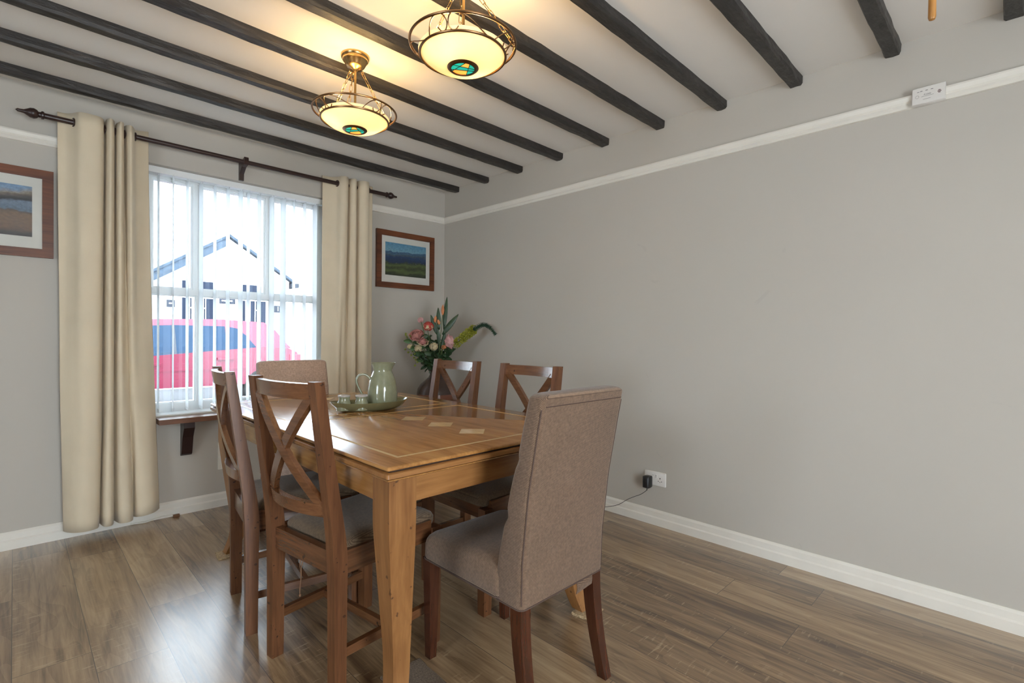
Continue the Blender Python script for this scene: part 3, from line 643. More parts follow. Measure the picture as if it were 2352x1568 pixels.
# ------------------------------------------------------------------ upholstered chairs (face +y, origin on the floor under the rear of the back)
def parson(label, loc, rz):
    t = thing('upholstered_chair', label, 'chair', loc, rz, 'upholstered dining chairs')
    YR = [(0.35, 0.0), (0.5, -0.004), (0.7, -0.026), (0.9, -0.062), (1.02, -0.086)]
    TH = [(0.35, 0.118), (0.45, 0.118), (0.52, 0.108), (0.62, 0.096), (0.8, 0.076), (1.0, 0.066)]
    HW = [(0.35, 0.205), (0.6, 0.207), (1.02, 0.207)]
    dent = lambda z: 0.010*math.exp(-((z-0.62)/0.018)**2)+0.007*math.exp(-((z-0.80)/0.016)**2)
    b = B(); rings = []
    zs = [0.355+0.0155*k for k in range(42)]
    def ring(z, ins):
        yr = lerp(YR, z); yf = yr+lerp(TH, z)-dent(z); hw = lerp(HW, z)-ins
        rg = rrect(hw, (yf-yr)/2-ins*0.8, 0.020, 0, (yr+yf)/2, z, 5)
        return rg
    for z in zs: rings.append(ring(z, 0))
    for dz, ins, ex in ((0.006, 0.003, 0.0), (0.011, 0.008, 0.002), (0.014, 0.016, 0.004)): rings.append([(x*(1-ex), y, zs[-1]+dz) for x, y, _ in ring(zs[-1], ins)])
    zt = zs[-1]+0.014
    for rg in rings:     # round the upper corners of the outline
        q = max(0, (rg[0][2]-(zt-0.022))/0.022); k = 1-0.016/0.207*(1-math.sqrt(max(0, 1-q*q)))*1.0
        rg[:] = [(x*k, y, z) for x, y, z in rg]
    loft(b, rings); back = obj('backrest', b, M['parson'], t, smooth=True)
    # stitched seams on the back edges
    for s in (-1, 1):
        b = B(); tube(b, [(s*(lerp(HW, z)-0.0056), lerp(YR, z)+0.0056, z) for z in zs[1:-1:2]], 0.0024, 6); obj('seam_piping', b, M['piping'], back)
    b = B(); tube(b, [(-0.19+0.38*k/10, lerp(YR, 0.965)-0.0006, 0.968) for k in range(11)], 0.0016, 5); obj('seam_piping', b, M['piping'], back)
    # seat
    b = B(); rings = []
    for i, z in ((0.004, 0.362), (0, 0.372), (0.001, 0.425), (0.005, 0.446), (0.013, 0.463), (0.028, 0.476), (0.06, 0.485), (0.11, 0.489)):
        rg = rrect(0.212-i, 0.2105-i*0.6, max(0.035-i*0.2, 0.012), 0, 0.2915, z, 6)
        rings.append([(x, y, zz-0.034*max(0, (zz-0.40)/0.09)*max(0, (y-0.08)/0.42)**1.4) for x, y, zz in rg])
    loft(b, rings); seat = obj('seat', b, M['parson'], t, smooth=True)
    b = B(); tube(b, [(x, y, 0.364) for x, y, _ in rrect(0.2125, 0.211, 0.035, 0, 0.2915, 0, 6)], 0.0026, 6, True); obj('seam_piping', b, M['piping'], seat)
    b = B(); tube(b, [(x, y, 0.357) for x, y, _ in rrect(0.206, 0.0595, 0.02, 0, 0.059, 0, 5)], 0.0026, 6, True); obj('seam_piping', b, M['piping'], back)
    for x in (-0.055, 0.055, -0.15, 0.15):
        for z in (0.905,) if abs(x) < 0.1 else ():
            b = B(); yf = lerp(YR, z)+lerp(TH, z)-dent(z); lathe(b, [(0.011, 0.0), (0.010, 0.003), (0.006, 0.005), (0.001, 0.0055)], 14, Matrix.Translation((x, yf-0.0025, z)) @ Matrix.Rotation(R(-90), 4, 'X')); obj('button', b, M['piping'], back, smooth=True)
    for s in (-1, 1):
        b = B(); rings = []
        for k in range(13):
            z = 0.362*k/12; q = 1-k/12; h = 0.0165+0.0055*(1-q); yo = -0.058*q**1.8
            rings.append([(s*0.178+s*0.004*q+a*h, 0.030+yo+c*h*1.05, z) for a, c in ((-1,-1),(1,-1),(1,1),(-1,1))])
        loft(b, rings); obj('rear_leg', b, M['mahog'], t, bev=0.002, seg=1, smooth=True)
        b = B(); loft(b, [[(s*0.186+a*h, 0.474+c*h, z) for a, c in ((-1,-1),(1,-1),(1,1),(-1,1))] for z, h in ((0, 0.0145), (0.365, 0.022))]); obj('front_leg', b, M['mahog'], t, bev=0.002, seg=1)
    return t
p1 = parson('brown hatched upholstered chair with its back turned, at the near table end', (1.266, 1.022, 0), R(0))
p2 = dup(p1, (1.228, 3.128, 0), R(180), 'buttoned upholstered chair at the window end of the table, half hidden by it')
b = B(); g = cr([(0.075, 0.02, 0.365), (0.078, 0.012, 0.33), (0.076, 0.015, 0.305)], 3)
rs = loft(b, [[p+Vector((0.0, 0, 0)), p+Vector((0.088, -0.004, 0.012)), p+Vector((0.088, -0.002, 0.012)), p+Vector((0, 0.002, 0))] for p in g])
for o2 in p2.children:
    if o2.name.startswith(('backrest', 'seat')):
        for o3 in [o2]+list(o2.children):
            o3.data = o3.data.copy(); o3.data.materials[0] = M['parson_lightened'] if not o3.name.startswith('seam') else M['seam_lightened']
o = obj('loose_flap', b, M['parson'], p1); o['label'] = 'torn flap of fabric hanging under the chair back'

# ------------------------------------------------------------------ tray, jug, shakers
TRX, TRY, TRA = 1.262, 2.277, R(-12)
tray = thing('oval_tray', 'oval olive green ceramic tray lying on the table', 'tray', (TRX, TRY, TZ+0.0005), TRA)
def oval(a, c, z, n=48): return [(a*math.cos(2*math.pi*i/n), c*math.sin(2*math.pi*i/n), z) for i in range(n)]
def lift(rg, k):   # ends of the tray turn up a little
    return [(x, y, z+k*(abs(x)/0.195)**3) for x, y, z in rg]
b = B()
loft(b, [oval(0.120, 0.0576, 0.0), oval(0.135, 0.0664, 0.002), lift(oval(0.165, 0.0816, 0.016), 0.003), lift(oval(0.188, 0.0936, 0.035), 0.006), lift(oval(0.195, 0.0968, 0.042), 0.008), lift(oval(0.191, 0.0944, 0.043), 0.008),
         lift(oval(0.182, 0.0888, 0.034), 0.006), lift(oval(0.158, 0.0768, 0.017), 0.003), oval(0.130, 0.0624, 0.0065), oval(0.06, 0.0320, 0.006)])
obj('tray_dish', b, M['glaze2'], tray, smooth=True)
jx, jy = 1.322, 2.262
jug = thing('jug', 'sage green ceramic jug standing on the oval tray', 'jug', (jx, jy, TZ+0.007), R(-20))
prof = [(0.050, 0), (0.060, 0.002), (0.068, 0.010), (0.0735, 0.032), (0.0745, 0.060), (0.072, 0.098), (0.065, 0.135), (0.054, 0.165), (0.047, 0.182), (0.046, 0.190), (0.049, 0.205), (0.055, 0.222), (0.0565, 0.226), (0.054, 0.227), (0.051, 0.221), (0.045, 0.204), (0.042, 0.19), (0.043, 0.18), (0.05, 0.165), (0.06, 0.13), (0.066, 0.09), (0.066, 0.05), (0.055, 0.012), (0.01, 0.010)]
b = B(); rs = lathe(b, prof, 48)
for k, r_ in enumerate(rs):
    if 11 <= k+1 <= 17:
        for v in r_:
            a = math.atan2(v.co.y, v.co.x); q = math.exp(-(a/0.35)**2)*max(0, (v.co.z-0.19)/0.036)
            v.co.x += 0.010*q*math.cos(a); v.co.y += 0.010*q*math.sin(a)
obj('jug_body', b, M['glaze'], jug, smooth=True)
b = B(); pts = cr([(-0.060, 0, 0.146), (-0.072, 0, 0.160), (-0.092, 0, 0.170), (-0.113, 0, 0.165), (-0.126, 0, 0.145), (-0.122, 0, 0.118), (-0.108, 0, 0.088), (-0.092, 0, 0.060), (-0.082, 0, 0.036), (-0.068, 0, 0.024)], 5)
tube(b, pts, [0.0075-0.0025*math.sin(math.pi*i/(len(pts)-1)) for i in range(len(pts))], 10); obj('handle', b, M['glaze'], jug, smooth=True)
def shaker(label, x, y):
    t = thing('shaker', label, 'shaker', (x, y, TZ+0.0065), 0, 'shakers on the tray')
    b = B(); lathe(b, [(0.028, 0), (0.034, 0.002), (0.0365, 0.010), (0.035, 0.024), (0.030, 0.041), (0.0258, 0.053), (0.0258, 0.060), (0.028, 0.067)], 32); obj('shaker_body', b, M['glaze'], t, smooth=True)
    b = B(); lathe(b, [(0.028, 0.0672), (0.0295, 0.070), (0.0288, 0.0745), (0.018, 0.0775), (0.006, 0.0775), (0.004, 0.0765)], 32); obj('shaker_top', b, M['glaze_cap'], t, smooth=True)
shaker('small green shaker on the tray, farther from the jug', 1.132, 2.290)
shaker('small green shaker on the tray, touching distance from the jug', 1.1985, 2.2445)

# ------------------------------------------------------------------ pendant lamps
def pendant(label, x, y, rz, angs):
    zr_, zi = 2.240, 2.199; ro, ri = 0.194, 0.157
    t = thing('pendant_lamp', label, 'pendant lamp', (x, y, 0), rz, 'bowl pendant lamps')
    b = B(); lathe(b, [(0.067, ZC-0.0005), (0.067, ZC-0.004), (0.064, ZC-0.014), (0.060, ZC-0.017), (0.059, ZC-0.023), (0.055, ZC-0.026), (0.045, ZC-0.046), (0.036, ZC-0.056), (0.018, ZC-0.060), (0.012, ZC-0.068)], 40); can = obj('canopy', b, M['brass'], t, smooth=True)
    b = B(); lathe(b, [(0.0055, zi-0.028), (0.0055, ZC-0.06)], 12); obj('down_rod', b, M['brass'], t, smooth=True)
    b = B(); tube(b, [(ro*math.cos(a), ro*math.sin(a), zr_) for a in [2*math.pi*i/64 for i in range(64)]], 0.0048, 8, True); obj('rim_ring', b, M['bronze'], t, smooth=True)
    b = B(); tube(b, [(ri*math.cos(a), ri*math.sin(a), zi) for a in [2*math.pi*i/64 for i in range(64)]], 0.0045, 8, True); obj('inner_ring', b, M['bronze'], t, smooth=True)
    def cone(th, s): r_ = ri+(ro-ri)*s; return Vector((r_*math.cos(th), r_*math.sin(th), zi+(zr_-zi)*s))
    for k in range(4):
        b0 = k*math.pi/2+0.35
        for curve in ([(0.10, 0.25), (0.03, 0.05), (-0.06, 0.10), (-0.10, 0.5), (-0.03, 0.92), (0.10, 0.97), (0.30, 0.72), (0.52, 0.32), (0.72, 0.06), (0.86, 0.03)],
                      [(-0.34, 0.30), (-0.28, 0.06), (-0.18, 0.10), (-0.125, 0.5), (-0.19, 0.92), (-0.32, 0.95), (-0.44, 0.75), (-0.55, 0.35), (-0.62, 0.04)]):
            b = B(); tube(b, [cone(b0+u, s) for u, s, _ in [(p.x, p.y, 0) for p in cr([(u, s, 0) for u, s in curve], 5)]], 0.0021, 6); obj('scroll', b, M['bronze'], t, smooth=True)
    # glass bowl with a stained-glass boss
    b = B(); pr = []
    for k in range(13):
        a = k/12; r_ = 0.046+(0.163-0.046)*a; z = 2.156+(2.212-2.156)*(a**2.3)
        pr.append((r_, z))
    inner = [(r_-0.002, z+0.0035) for r_, z in reversed(pr)]
    lathe(b, pr+inner, 56, cap=False); bw = obj('glass_bowl', b, M['bowl'], t, smooth=True)
    b = B(); lathe(b, [(0.043, 2.1575), (0.057, 2.1605), (0.058, 2.156), (0.052, 2.151), (0.043, 2.1505)], 40, cap=False)
    vs = list(b.verts); n = 40
    for i in range(n): b.faces.new((vs[i], vs[(i+1) % n], vs[4*n+(i+1) % n], vs[4*n+i]))
    ring = obj('boss_ring', b, M['bronze'], bw, smooth=True)
    b = B(); c = [b.verts.new((0.0445*math.cos(2*math.pi*i/40), 0.0445*math.sin(2*math.pi*i/40), 2.1530)) for i in range(40)]; b.faces.new(c)
    cuts = [((0.004, 0.012), 35), ((-0.012, -0.006), 48), ((0.018, -0.01), 130), ((-0.016, 0.01), 160)]
    for (px_, py_), an in cuts:
        bmesh.ops.bisect_plane(b, geom=list(b.verts)+list(b.edges)+list(b.faces), plane_co=(px_, py_, 2.153), plane_no=(math.cos(R(an)), math.sin(R(an)), 0))
    for f in b.faces:
        cc = f.calc_center_median(); f.material_index = 0 if abs(cc.x*0.6+cc.y*0.8) < 0.031 else 1
    ret = bmesh.ops.extrude_face_region(b, geom=list(b.faces)); bmesh.ops.translate(b, verts=[v for v in ret['geom'] if isinstance(v, bmesh.types.BMVert)], vec=(0, 0, 0.002))
    me = bpy.data.meshes.new('stained_glass'); bmesh.ops.recalc_face_normals(b, faces=b.faces); b.to_mesh(me); b.free(); me.materials.append(M['teal']); me.materials.append(M['amber'])
    so = bpy.data.objects.new('stained_glass', me); COL.objects.link(so); so.parent = bw
    b = B()
    for (px_, py_), an in cuts:
        d = Vector((-math.sin(R(an)), math.cos(R(an)), 0)); p = Vector((px_, py_, 2.1522)); q = p.dot(d); e2 = math.sqrt(max(0, 0.0435**2-(p.xy.length**2-q*q)))
        m_ = p-d*q; tube(b, [m_-d*e2, m_+d*e2], 0.0012, 6)
    obj('lead_lines', b, M['lead'], bw)
    # chains
    for a in angs:
        p0 = Vector((ro*math.cos(a), ro*math.sin(a), zr_)); p1_ = Vector((0.040*math.cos(a), 0.040*math.sin(a), ZC-0.062))
        d = (p1_-p0).normalized()
        b = B(); cpt = p0+Vector((0, 0, 0.019)); tg = Vector((-math.sin(a), math.cos(a), 0))
        tube(b, [cpt+tg*0.0145*math.cos(u)+Vector((0, 0, 1))*0.0145*math.sin(u) for u in [2*math.pi*i/20 for i in range(20)]], 0.002, 6, True); obj('ring_eyelet', b, M['bronze'], t, smooth=True)
        q0 = cpt+Vector((0, 0, 0.0135)); d = (p1_-q0); ln = d.length; d.normalize(); nl = 8; pit = ln/nl
        s1 = d.cross(tg).normalized()
        b = B()
        for k in range(nl):
            c0 = q0+d*pit*(k+0.5); sd = tg if k % 2 else s1
            hl = pit*0.62; hw = 0.0062
            pts = []
            for i in range(18):
                u = 2*math.pi*i/18; cu, su = math.cos(u), math.sin(u)
                pts.append(c0+d*(hl-hw)*(1 if cu > 0 else -1)*min(1, abs(cu)*3)+d*hw*cu+sd*hw*su)
            tube(b, pts, 0.0015, 6, True)
        obj('chain', b, M['brass'], t, smooth=True)
        b = B(); tube(b, cr([p1_+Vector((0, 0, 0.018)), p1_+Vector((math.cos(a)*0.008, math.sin(a)*0.008, 0.006)), p1_+Vector((math.cos(a)*0.004, math.sin(a)*0.004, -0.006)), p1_+Vector((-math.cos(a)*0.004, -math.sin(a)*0.004, -0.002))], 5), 0.002, 6); obj('hook', b, M['brass'], t, smooth=True)
    # two bulbs in the bowl
    for sx in (-1, 1):
        b = B(); mt = Matrix.Translation((sx*0.030, 0, 2.208)) @ Matrix.Rotation(R(90*sx), 4, 'Y'); lathe(b, [(0.012, -0.01), (0.012, 0.02)], 16, mt); obj('bulb_holder', b, M['brass'], t, smooth=True)
        l = bpy.data.lights.new('lamp_bulb', 'POINT'); l.energy = 3.6; l.color = (1.0, 0.68, 0.31); l.shadow_soft_size = 0.024
        lo = bpy.data.objects.new('lamp_bulb', l); COL.objects.link(lo); lo.parent = t; lo.location = (sx*0.085, 0, 2.205)
pendant('brass and glass bowl pendant lamp, wholly in view with its ceiling rose', 1.171, 2.277, R(0), [R(10), R(76), R(98)])
pendant('brass and glass bowl pendant lamp cut off at its chains by the picture edge', 1.178, 1.463, R(20), [R(-50), R(38), R(80)])

# ------------------------------------------------------------------ vase and flowers
VX, VY = 2.43, 3.325
vase = thing('floor_vase', 'tall brown glazed vase with a terracotta band in the corner', 'vase', (VX, VY, 0))
b = B(); lathe(b, [(0.085, 0), (0.095, 0.004), (0.100, 0.05), (0.112, 0.25), (0.135, 0.50), (0.147, 0.60), (0.152, 0.655)], 48, cap=True); obj('vase_foot', b, M['vase'], vase, smooth=True)
b = B(); lathe(b, [(0.152, 0.655), (0.1545, 0.675), (0.154, 0.70)], 48, cap=False); obj('vase_band', b, M['vband'], vase, smooth=True)
b = B(); lathe(b, [(0.154, 0.70), (0.146, 0.74), (0.124, 0.775), (0.090, 0.805), (0.062, 0.830), (0.051, 0.850), (0.052, 0.866), (0.062, 0.884), (0.067, 0.890), (0.064, 0.892), (0.056, 0.884), (0.046, 0.866), (0.045, 0.845)], 48, cap=False); obj('vase_neck', b, M['vase'], vase, smooth=True)
MOUTH = Vector((VX, VY, 0.885))
VR, VU, VF = Vector((0.711, -0.703, 0)), Vector((0, 0, 1)), Vector((0.703, 0.711, 0))
def stem_to(p, parent, off=(0, 0), m=None, r=0.0032):
    o0 = MOUTH+VR*off[0]+VF*off[1]-Vector((0, 0, 0.05)); p = Vector(p); mid = (o0+p)/2+Vector((0, 0, 0.03))
    b = B(); tube(b, cr([o0-Vector((0, 0, 0.10))+Vector((0,0,0)), o0+Vector((0, 0, 0.05)), mid*0.6+p*0.4, p], 5), r, 6); return obj('stem', b, m or M['stem'], parent, smooth=True)
def leaf(bm, p, d, ln, w, nrm, bend=0.15):
    p, d, nrm = Vector(p), Vector(d).normalized(), Vector(nrm).normalized(); sd = d.cross(nrm).normalized(); nrm = sd.cross(d)
    n = 8; L_, C_, R_ = [], [], []
    for i in range(n+1):
        u = i/n; ww = w*math.sin(math.pi*min(1, u*0.93+0.05))**0.8*(1-0.25*u); c = p+d*ln*u+nrm*(-bend*ln*u*u)
        L_.append(bm.verts.new(c+sd*ww/2+nrm*w*0.12)); C_.append(bm.verts.new(c)); R_.append(bm.verts.new(c-sd*ww/2+nrm*w*0.12))
    for i in range(n):
        bm.faces.new((L_[i], C_[i], C_[i+1], L_[i+1])); bm.faces.new((C_[i], R_[i], R_[i+1], C_[i+1]))
def thick(o, t=0.0012):
    s = o.modifiers.new('thickness', 'SOLIDIFY'); s.thickness = t; s.offset = 0; return o
def petals(bm, c, ax, rad, rings, cup, rr):
    """overlapping cupped petals round an axis"""
    c, ax = Vector(c), Vector(ax).normalized(); u = ax.orthogonal().normalized(); v = ax.cross(u)
    for ri_, (n, tilt, sz) in enumerate(rings):
        for k in range(n):
            a = 2*math.pi*(k+0.5*(ri_ % 2))/n+rr.uniform(-.15, .15); out = u*math.cos(a)+v*math.sin(a)
            d = ax*math.cos(tilt)+out*math.sin(tilt); nn = ax*math.sin(tilt)-out*math.cos(tilt); sd = out.cross(ax)
            g = []
            for i in range(6):
                t = i/5; row = []
                wd = sz*0.95*math.sin(math.pi*(0.16+0.66*t))
                for j in range(5):
                    q = -1+2*j/4
                    row.append(bm.verts.new(c+out*rad*0.10+d*sz*t*(1-0.10*q*q)+sd*wd*q*0.62+nn*(cup*sz*(q*q*0.35+ (t-0.45)**2*0.7)) - ax*sz*0.25*(t**3)*(0.6 if ri_ == len(rings)-1 else 0.1)))
                g.append(row)
            for i in range(5):
                for j in range(4): bm.faces.new((g[i][j], g[i][j+1], g[i+1][j+1], g[i+1][j]))
def rose(label, p, ax, size, m, full=True, off=(0, 0), sep=True, cat='flower', nm='rose', m2=None):
    p = Vector(p); rr = random.Random(int(abs(p.x)*1e4))
    t = thing(nm, label, cat, tuple(p)); ax = Vector(ax).normalized()
    st = stem_to(Vector(p)-ax*size*0.42, None, off); st.parent = t; st.location = -p
    b = B(); rings = [(3, 0.12, size*0.62), (4, 0.32, size*0.66), (5, 0.62, size*0.70), (6, 0.95, size*0.72)] if full is True else [(3, 0.08, size*0.66), (5, 0.26, size*0.7), (5, 0.46, size*0.72), (6, 0.62, size*0.66)] if full == 'ball' else [(3, 0.06, size*0.8), (3, 0.2, size*0.85), (4, 0.36, size*0.85)]
    petals(b, -ax*size*0.38, ax, size*0.25, rings[:-1] if m2 else rings, 0.55, rr); thick(obj('bloom', b, m, t, smooth='all'))
    if m2:
        b = B(); petals(b, -ax*size*0.40, ax, size*0.27, rings[-1:], 0.55, rr); thick(obj('outer_petals', b, m2, t, smooth='all'))
    b = B()
    u = ax.orthogonal().normalized(); v = ax.cross(u)
    for k in range(5):
        a = 2*math.pi*k/5; out = u*math.cos(a)+v*math.sin(a); leaf(b, -ax*size*0.42, out*0.8+ax*0.5, size*0.42, size*0.16, ax, -0.2)
    thick(obj('sepals', b, M['leaf2'], t, smooth='all'))
    return t
rose('pink rosebud on a thin stem at the upper edge of the bouquet', (2.354, 3.440, 1.291), (-0.3, 0.2, 1), 0.050, M['palepink'], False, (-0.02, 0.0), nm='rosebud')
rose('red and cream half-open rose at the top of the bouquet', (2.400, 3.395, 1.246), (-0.05, -0.25, 1), 0.105, M['red'], 'ball', (-0.01, -0.01), m2=M['cream'])
rose('large dusty pink rose over the berry sprig', (2.329, 3.455, 1.168), (-0.55, -0.55, 0.85), 0.122, M['pink'], True, (-0.025, 0.0))
rose('flattened pink and cream rose under the large dusty pink one', (2.360, 3.415, 1.120), (-0.2, -0.5, 0.6), 0.095, M['pink'], True, (-0.015, -0.015), m2=M['cream'])
rose('cream rose in the middle of the bouquet', (2.418, 3.345, 1.078), (-0.2, -0.6, 0.6), 0.085, M['cream'], 'ball', (0.0, -0.02))
rose('cream rose half covered by a round leaf', (2.335, 3.440, 1.060), (-0.4, -0.5, 0.7), 0.080, M['cream'], 'ball', (-0.02, -0.015))
rose('small cream rosebud at the outer edge beside the berries', (2.292, 3.497, 1.073), (-0.7, 0.2, 0.7), 0.046, M['cream'], False, (-0.03, 0.0), nm='rosebud')
rose('pale pink rose facing the plain wall beside the lime spike', (2.522, 3.262, 1.118), (0.75, -0.6, 0.25), 0.122, M['palepink'], True, (0.02, -0.01))
rose('tiny orange bloom tucked among the leaves near the vase', (2.486, 3.300, 1.072), (0.3, -0.8, 0.4), 0.045, M['orange'], False, (0.015, -0.02))
# lily stem
lp = Vector((2.486, 3.318, 1.374)); t = thing('lily_stem', 'tall lily stem with orange buds and long dark leaves', 'flower', tuple(lp))
st = stem_to(lp-Vector((0, 0, 0.02)), None, (0.01, 0.01)); st.parent = t; st.location = -lp
for q, ax, ln in (((0, 0, 0.0), (0.02, 0, 1), 0.085), ((-0.045, 0.04, -0.075), (0.1, -0.1, 1), 0.055), ((-0.025, 0.02, -0.10), (-0.5, -0.2, 0.8), 0.05)):
    b = B(); mt = Matrix.Translation(Vector(q)) @ Vector(ax).to_track_quat('Z', 'Y').to_matrix().to_4x4(); lathe(b, [(0.002, -ln*0.5), (0.010, -ln*0.3), (0.0135, 0), (0.010, ln*0.3), (0.001, ln*0.55)], 12, mt); obj('lily_bud', b, M['orange'], t, smooth=True)
for q, d, ln, w in (((0.008, -0.008, -0.16), (0.06, -0.04, 1), 0.27, 0.040), ((-0.02, 0.02, -0.16), (-0.05, 0.04, 1), 0.18, 0.044), ((0.0, 0.0, -0.20), (0.45, -0.45, 0.85), 0.21, 0.052), ((-0.03, 0.03, -0.20), (-0.25, 0.25, 1), 0.17, 0.046), ((0.01, -0.01, -0.13), (0.02, -0.02, 1), 0.13, 0.03), ((-0.02, 0.01, -0.30), (-0.15, 0.0, 1), 0.16, 0.035), ((-0.005, 0.0, -0.33), (0.1, -0.1, 1), 0.16, 0.04)):
    b = B(); leaf(b, q, d, ln, w, -VF, 0.08); thick(obj('leaf', b, M['leaf'], t, smooth='all'))
# foxtail spike
fx = [Vector(p) for p in ((2.50, 3.28, 1.06), (2.556, 3.225, 1.105), (2.62, 3.165, 1.18), (2.654, 3.132, 1.213), (2.69, 3.10, 1.245), (2.72, 3.07, 1.258), (2.755, 3.04, 1.235), (2.785, 3.012, 1.185))]
t = thing('foxtail_spike', 'arching lime flower spike with a grey green tip by the wall', 'flower', tuple(fx[1]))
b = B(); tube(b, cr([MOUTH-fx[1]-Vector((0, 0, 0.12))+VR*0.02, MOUTH-fx[1]+VR*0.025]+[p-fx[1] for p in fx], 6), 0.0035, 6); obj('stem', b, M['stem'], t, smooth=True)
P_ = cr([p-fx[1] for p in fx[1:4]], 10); b = B(); rr = random.Random(3)
for k in range(330):
    p = P_[rr.randrange(len(P_))]; a = rr.uniform(0, 6.28); out = (VR*math.cos(a)*0.55+VU*math.sin(a)+VF*math.cos(a)*0.8).normalized()
    c = p+out*rr.uniform(0.008, 0.038); s = rr.uniform(0.007, 0.012)
    for j in range(4):
        a2 = j*1.57+rr.uniform(0, 1); d = (out+Vector((math.cos(a2), math.sin(a2), math.sin(a2*1.7)))*0.9).normalized(); leaf(b, c, d, s*1.7, s*1.0, out, 0.2)
o = obj('florets', b, M['lime'], t, smooth='all'); o['kind'] = 'stuff'
P_ = cr([p-fx[1] for p in fx[3:]], 9); b = B()
for k, p in enumerate(P_):
    q = P_[min(k+1, len(P_)-1)]-P_[max(k-1, 0)]; q.normalize()
    for j in range(4):
        a = j*1.57+k*0.7; out = (q.orthogonal().normalized()); out = Matrix.Rotation(a, 3, q) @ out; leaf(b, p, q*0.8+out, 0.034*(1-0.4*k/len(P_)), 0.013, out, 0.0)
obj('tip_leaves', b, M['eu'], t, smooth='all')
# berry sprigs
def berry_sprig(label, tip, pts, off):
    tip = Vector(tip); t = thing('berry_sprig', label, 'flower', tuple(tip)); st = stem_to(tip, None, off, r=0.0022); st.parent = t; st.location = -tip
    for p in pts:
        p = Vector(p); b = B(); lathe(b, [(0.001, -0.009), (0.007, -0.006), (0.0095, 0), (0.007, 0.006), (0.001, 0.009)], 12, Matrix.Translation(p-tip)); br = obj('berry', b, M['berry'], t, smooth=True)
        b = B(); tube(b, [p-tip, (p-tip)*0.35], 0.0013, 5); obj('stalk', b, M['stem'], br)
berry_sprig('lime berry sprig beside the large dusty pink rose', (2.285, 3.50, 1.13), [(2.269, 3.523, 1.179), (2.276, 3.515, 1.150), (2.262, 3.512, 1.168), (2.29, 3.49, 1.16)], (-0.03, 0))
berry_sprig('lime berry sprig drooping at mid height away from the wall', (2.30, 3.48, 1.04), [(2.266, 3.524, 1.052), (2.285, 3.51, 1.028), (2.30, 3.49, 1.005), (2.315, 3.46, 1.015), (2.31, 3.485, 1.035)], (-0.035, 0.005))
berry_sprig('lime berry sprig hanging lowest over the vase rim', (2.335, 3.455, 0.98), [(2.327, 3.463, 0.968), (2.322, 3.467, 0.921), (2.34, 3.44, 0.985), (2.315, 3.47, 0.985), (2.335, 3.45, 0.95)], (-0.035, -0.01))
# leafy branches filling the bouquet
def branch(label, tip, off, n, seed, sz=0.06, m=None):
    tip = Vector(tip); rr = random.Random(seed); t = thing('leafy_branch', label, 'foliage', tuple(tip)); st = stem_to(tip, None, off, r=0.0026); st.parent = t; st.location = -tip
    base = MOUTH+VR*off[0]+VF*off[1]
    for k in range(n):
        u = 0.12+0.88*(k+0.5)/n; p = base.lerp(tip, u)-tip; a = k*2.4+rr.uniform(-.4, .4)
        d = VR*math.cos(a)+VF*math.sin(a)*0.9+VU*rr.uniform(-0.75, 0.75); b = B(); leaf(b, p, d, sz*rr.uniform(0.7, 1.15), sz*0.64, Vector((rr.uniform(-.7, .7), rr.uniform(-.7, .7), 0.3))-VF*0.7, 0.15); thick(obj('leaf', b, m or M['leaf'], t, smooth='all'))
for args in (('leafy branch behind the large dusty pink rose', (2.30, 3.49, 1.12), (-0.03, 0.01), 18, 1, 0.073, M['leaf2']), ('leafy branch in the middle of the bouquet under the red rose', (2.40, 3.40, 1.17), (0.0, 0.0), 21, 2, 0.071), ('leafy branch leaning from the vase towards the plain wall', (2.52, 3.27, 1.06), (0.025, 0.0), 18, 3, 0.076),
             ('leafy branch low over the vase rim facing the table', (2.385, 3.30, 1.03), (-0.01, -0.03), 20, 4, 0.073), ('leafy branch low over the vase rim on the berry side', (2.335, 3.42, 1.02), (-0.03, -0.01), 20, 5, 0.067), ('leafy branch at the back of the bouquet against the corner', (2.47, 3.40, 1.13), (0.01, 0.025), 19, 6, 0.076), ('short dark leafy branch right at the vase mouth', (2.43, 3.31, 0.975), (0.0, -0.03), 19, 7, 0.068)):
    branch(*args)

# ------------------------------------------------------------------ wall fittings
def font_text(name, body, size, m, parent, mtx, ext=0.0004, shear=0.0):
    c = bpy.data.curves.new(name, 'FONT'); c.body = body; c.size = size; c.extrude = ext; c.align_x = 'CENTER'; c.align_y = 'CENTER'; c.shear = shear
    o = bpy.data.objects.new(name, c); COL.objects.link(o); c.materials.append(m)
    bpy.context.view_layer.update()
    me = bpy.data.meshes.new_from_object(o.evaluated_get(bpy.context.evaluated_depsgraph_get())); me.name = name
    bpy.data.objects.remove(o, do_unlink=True); bpy.data.curves.remove(c)
    o = bpy.data.objects.new(name, me); COL.objects.link(o)
    if parent: o.parent = parent
    o.matrix_local = mtx; return o
FACE_X = Matrix(((0, 0, -1, 0), (-1, 0, 0, 0), (0, 1, 0, 0), (0, 0, 0, 1)))   # text facing -x
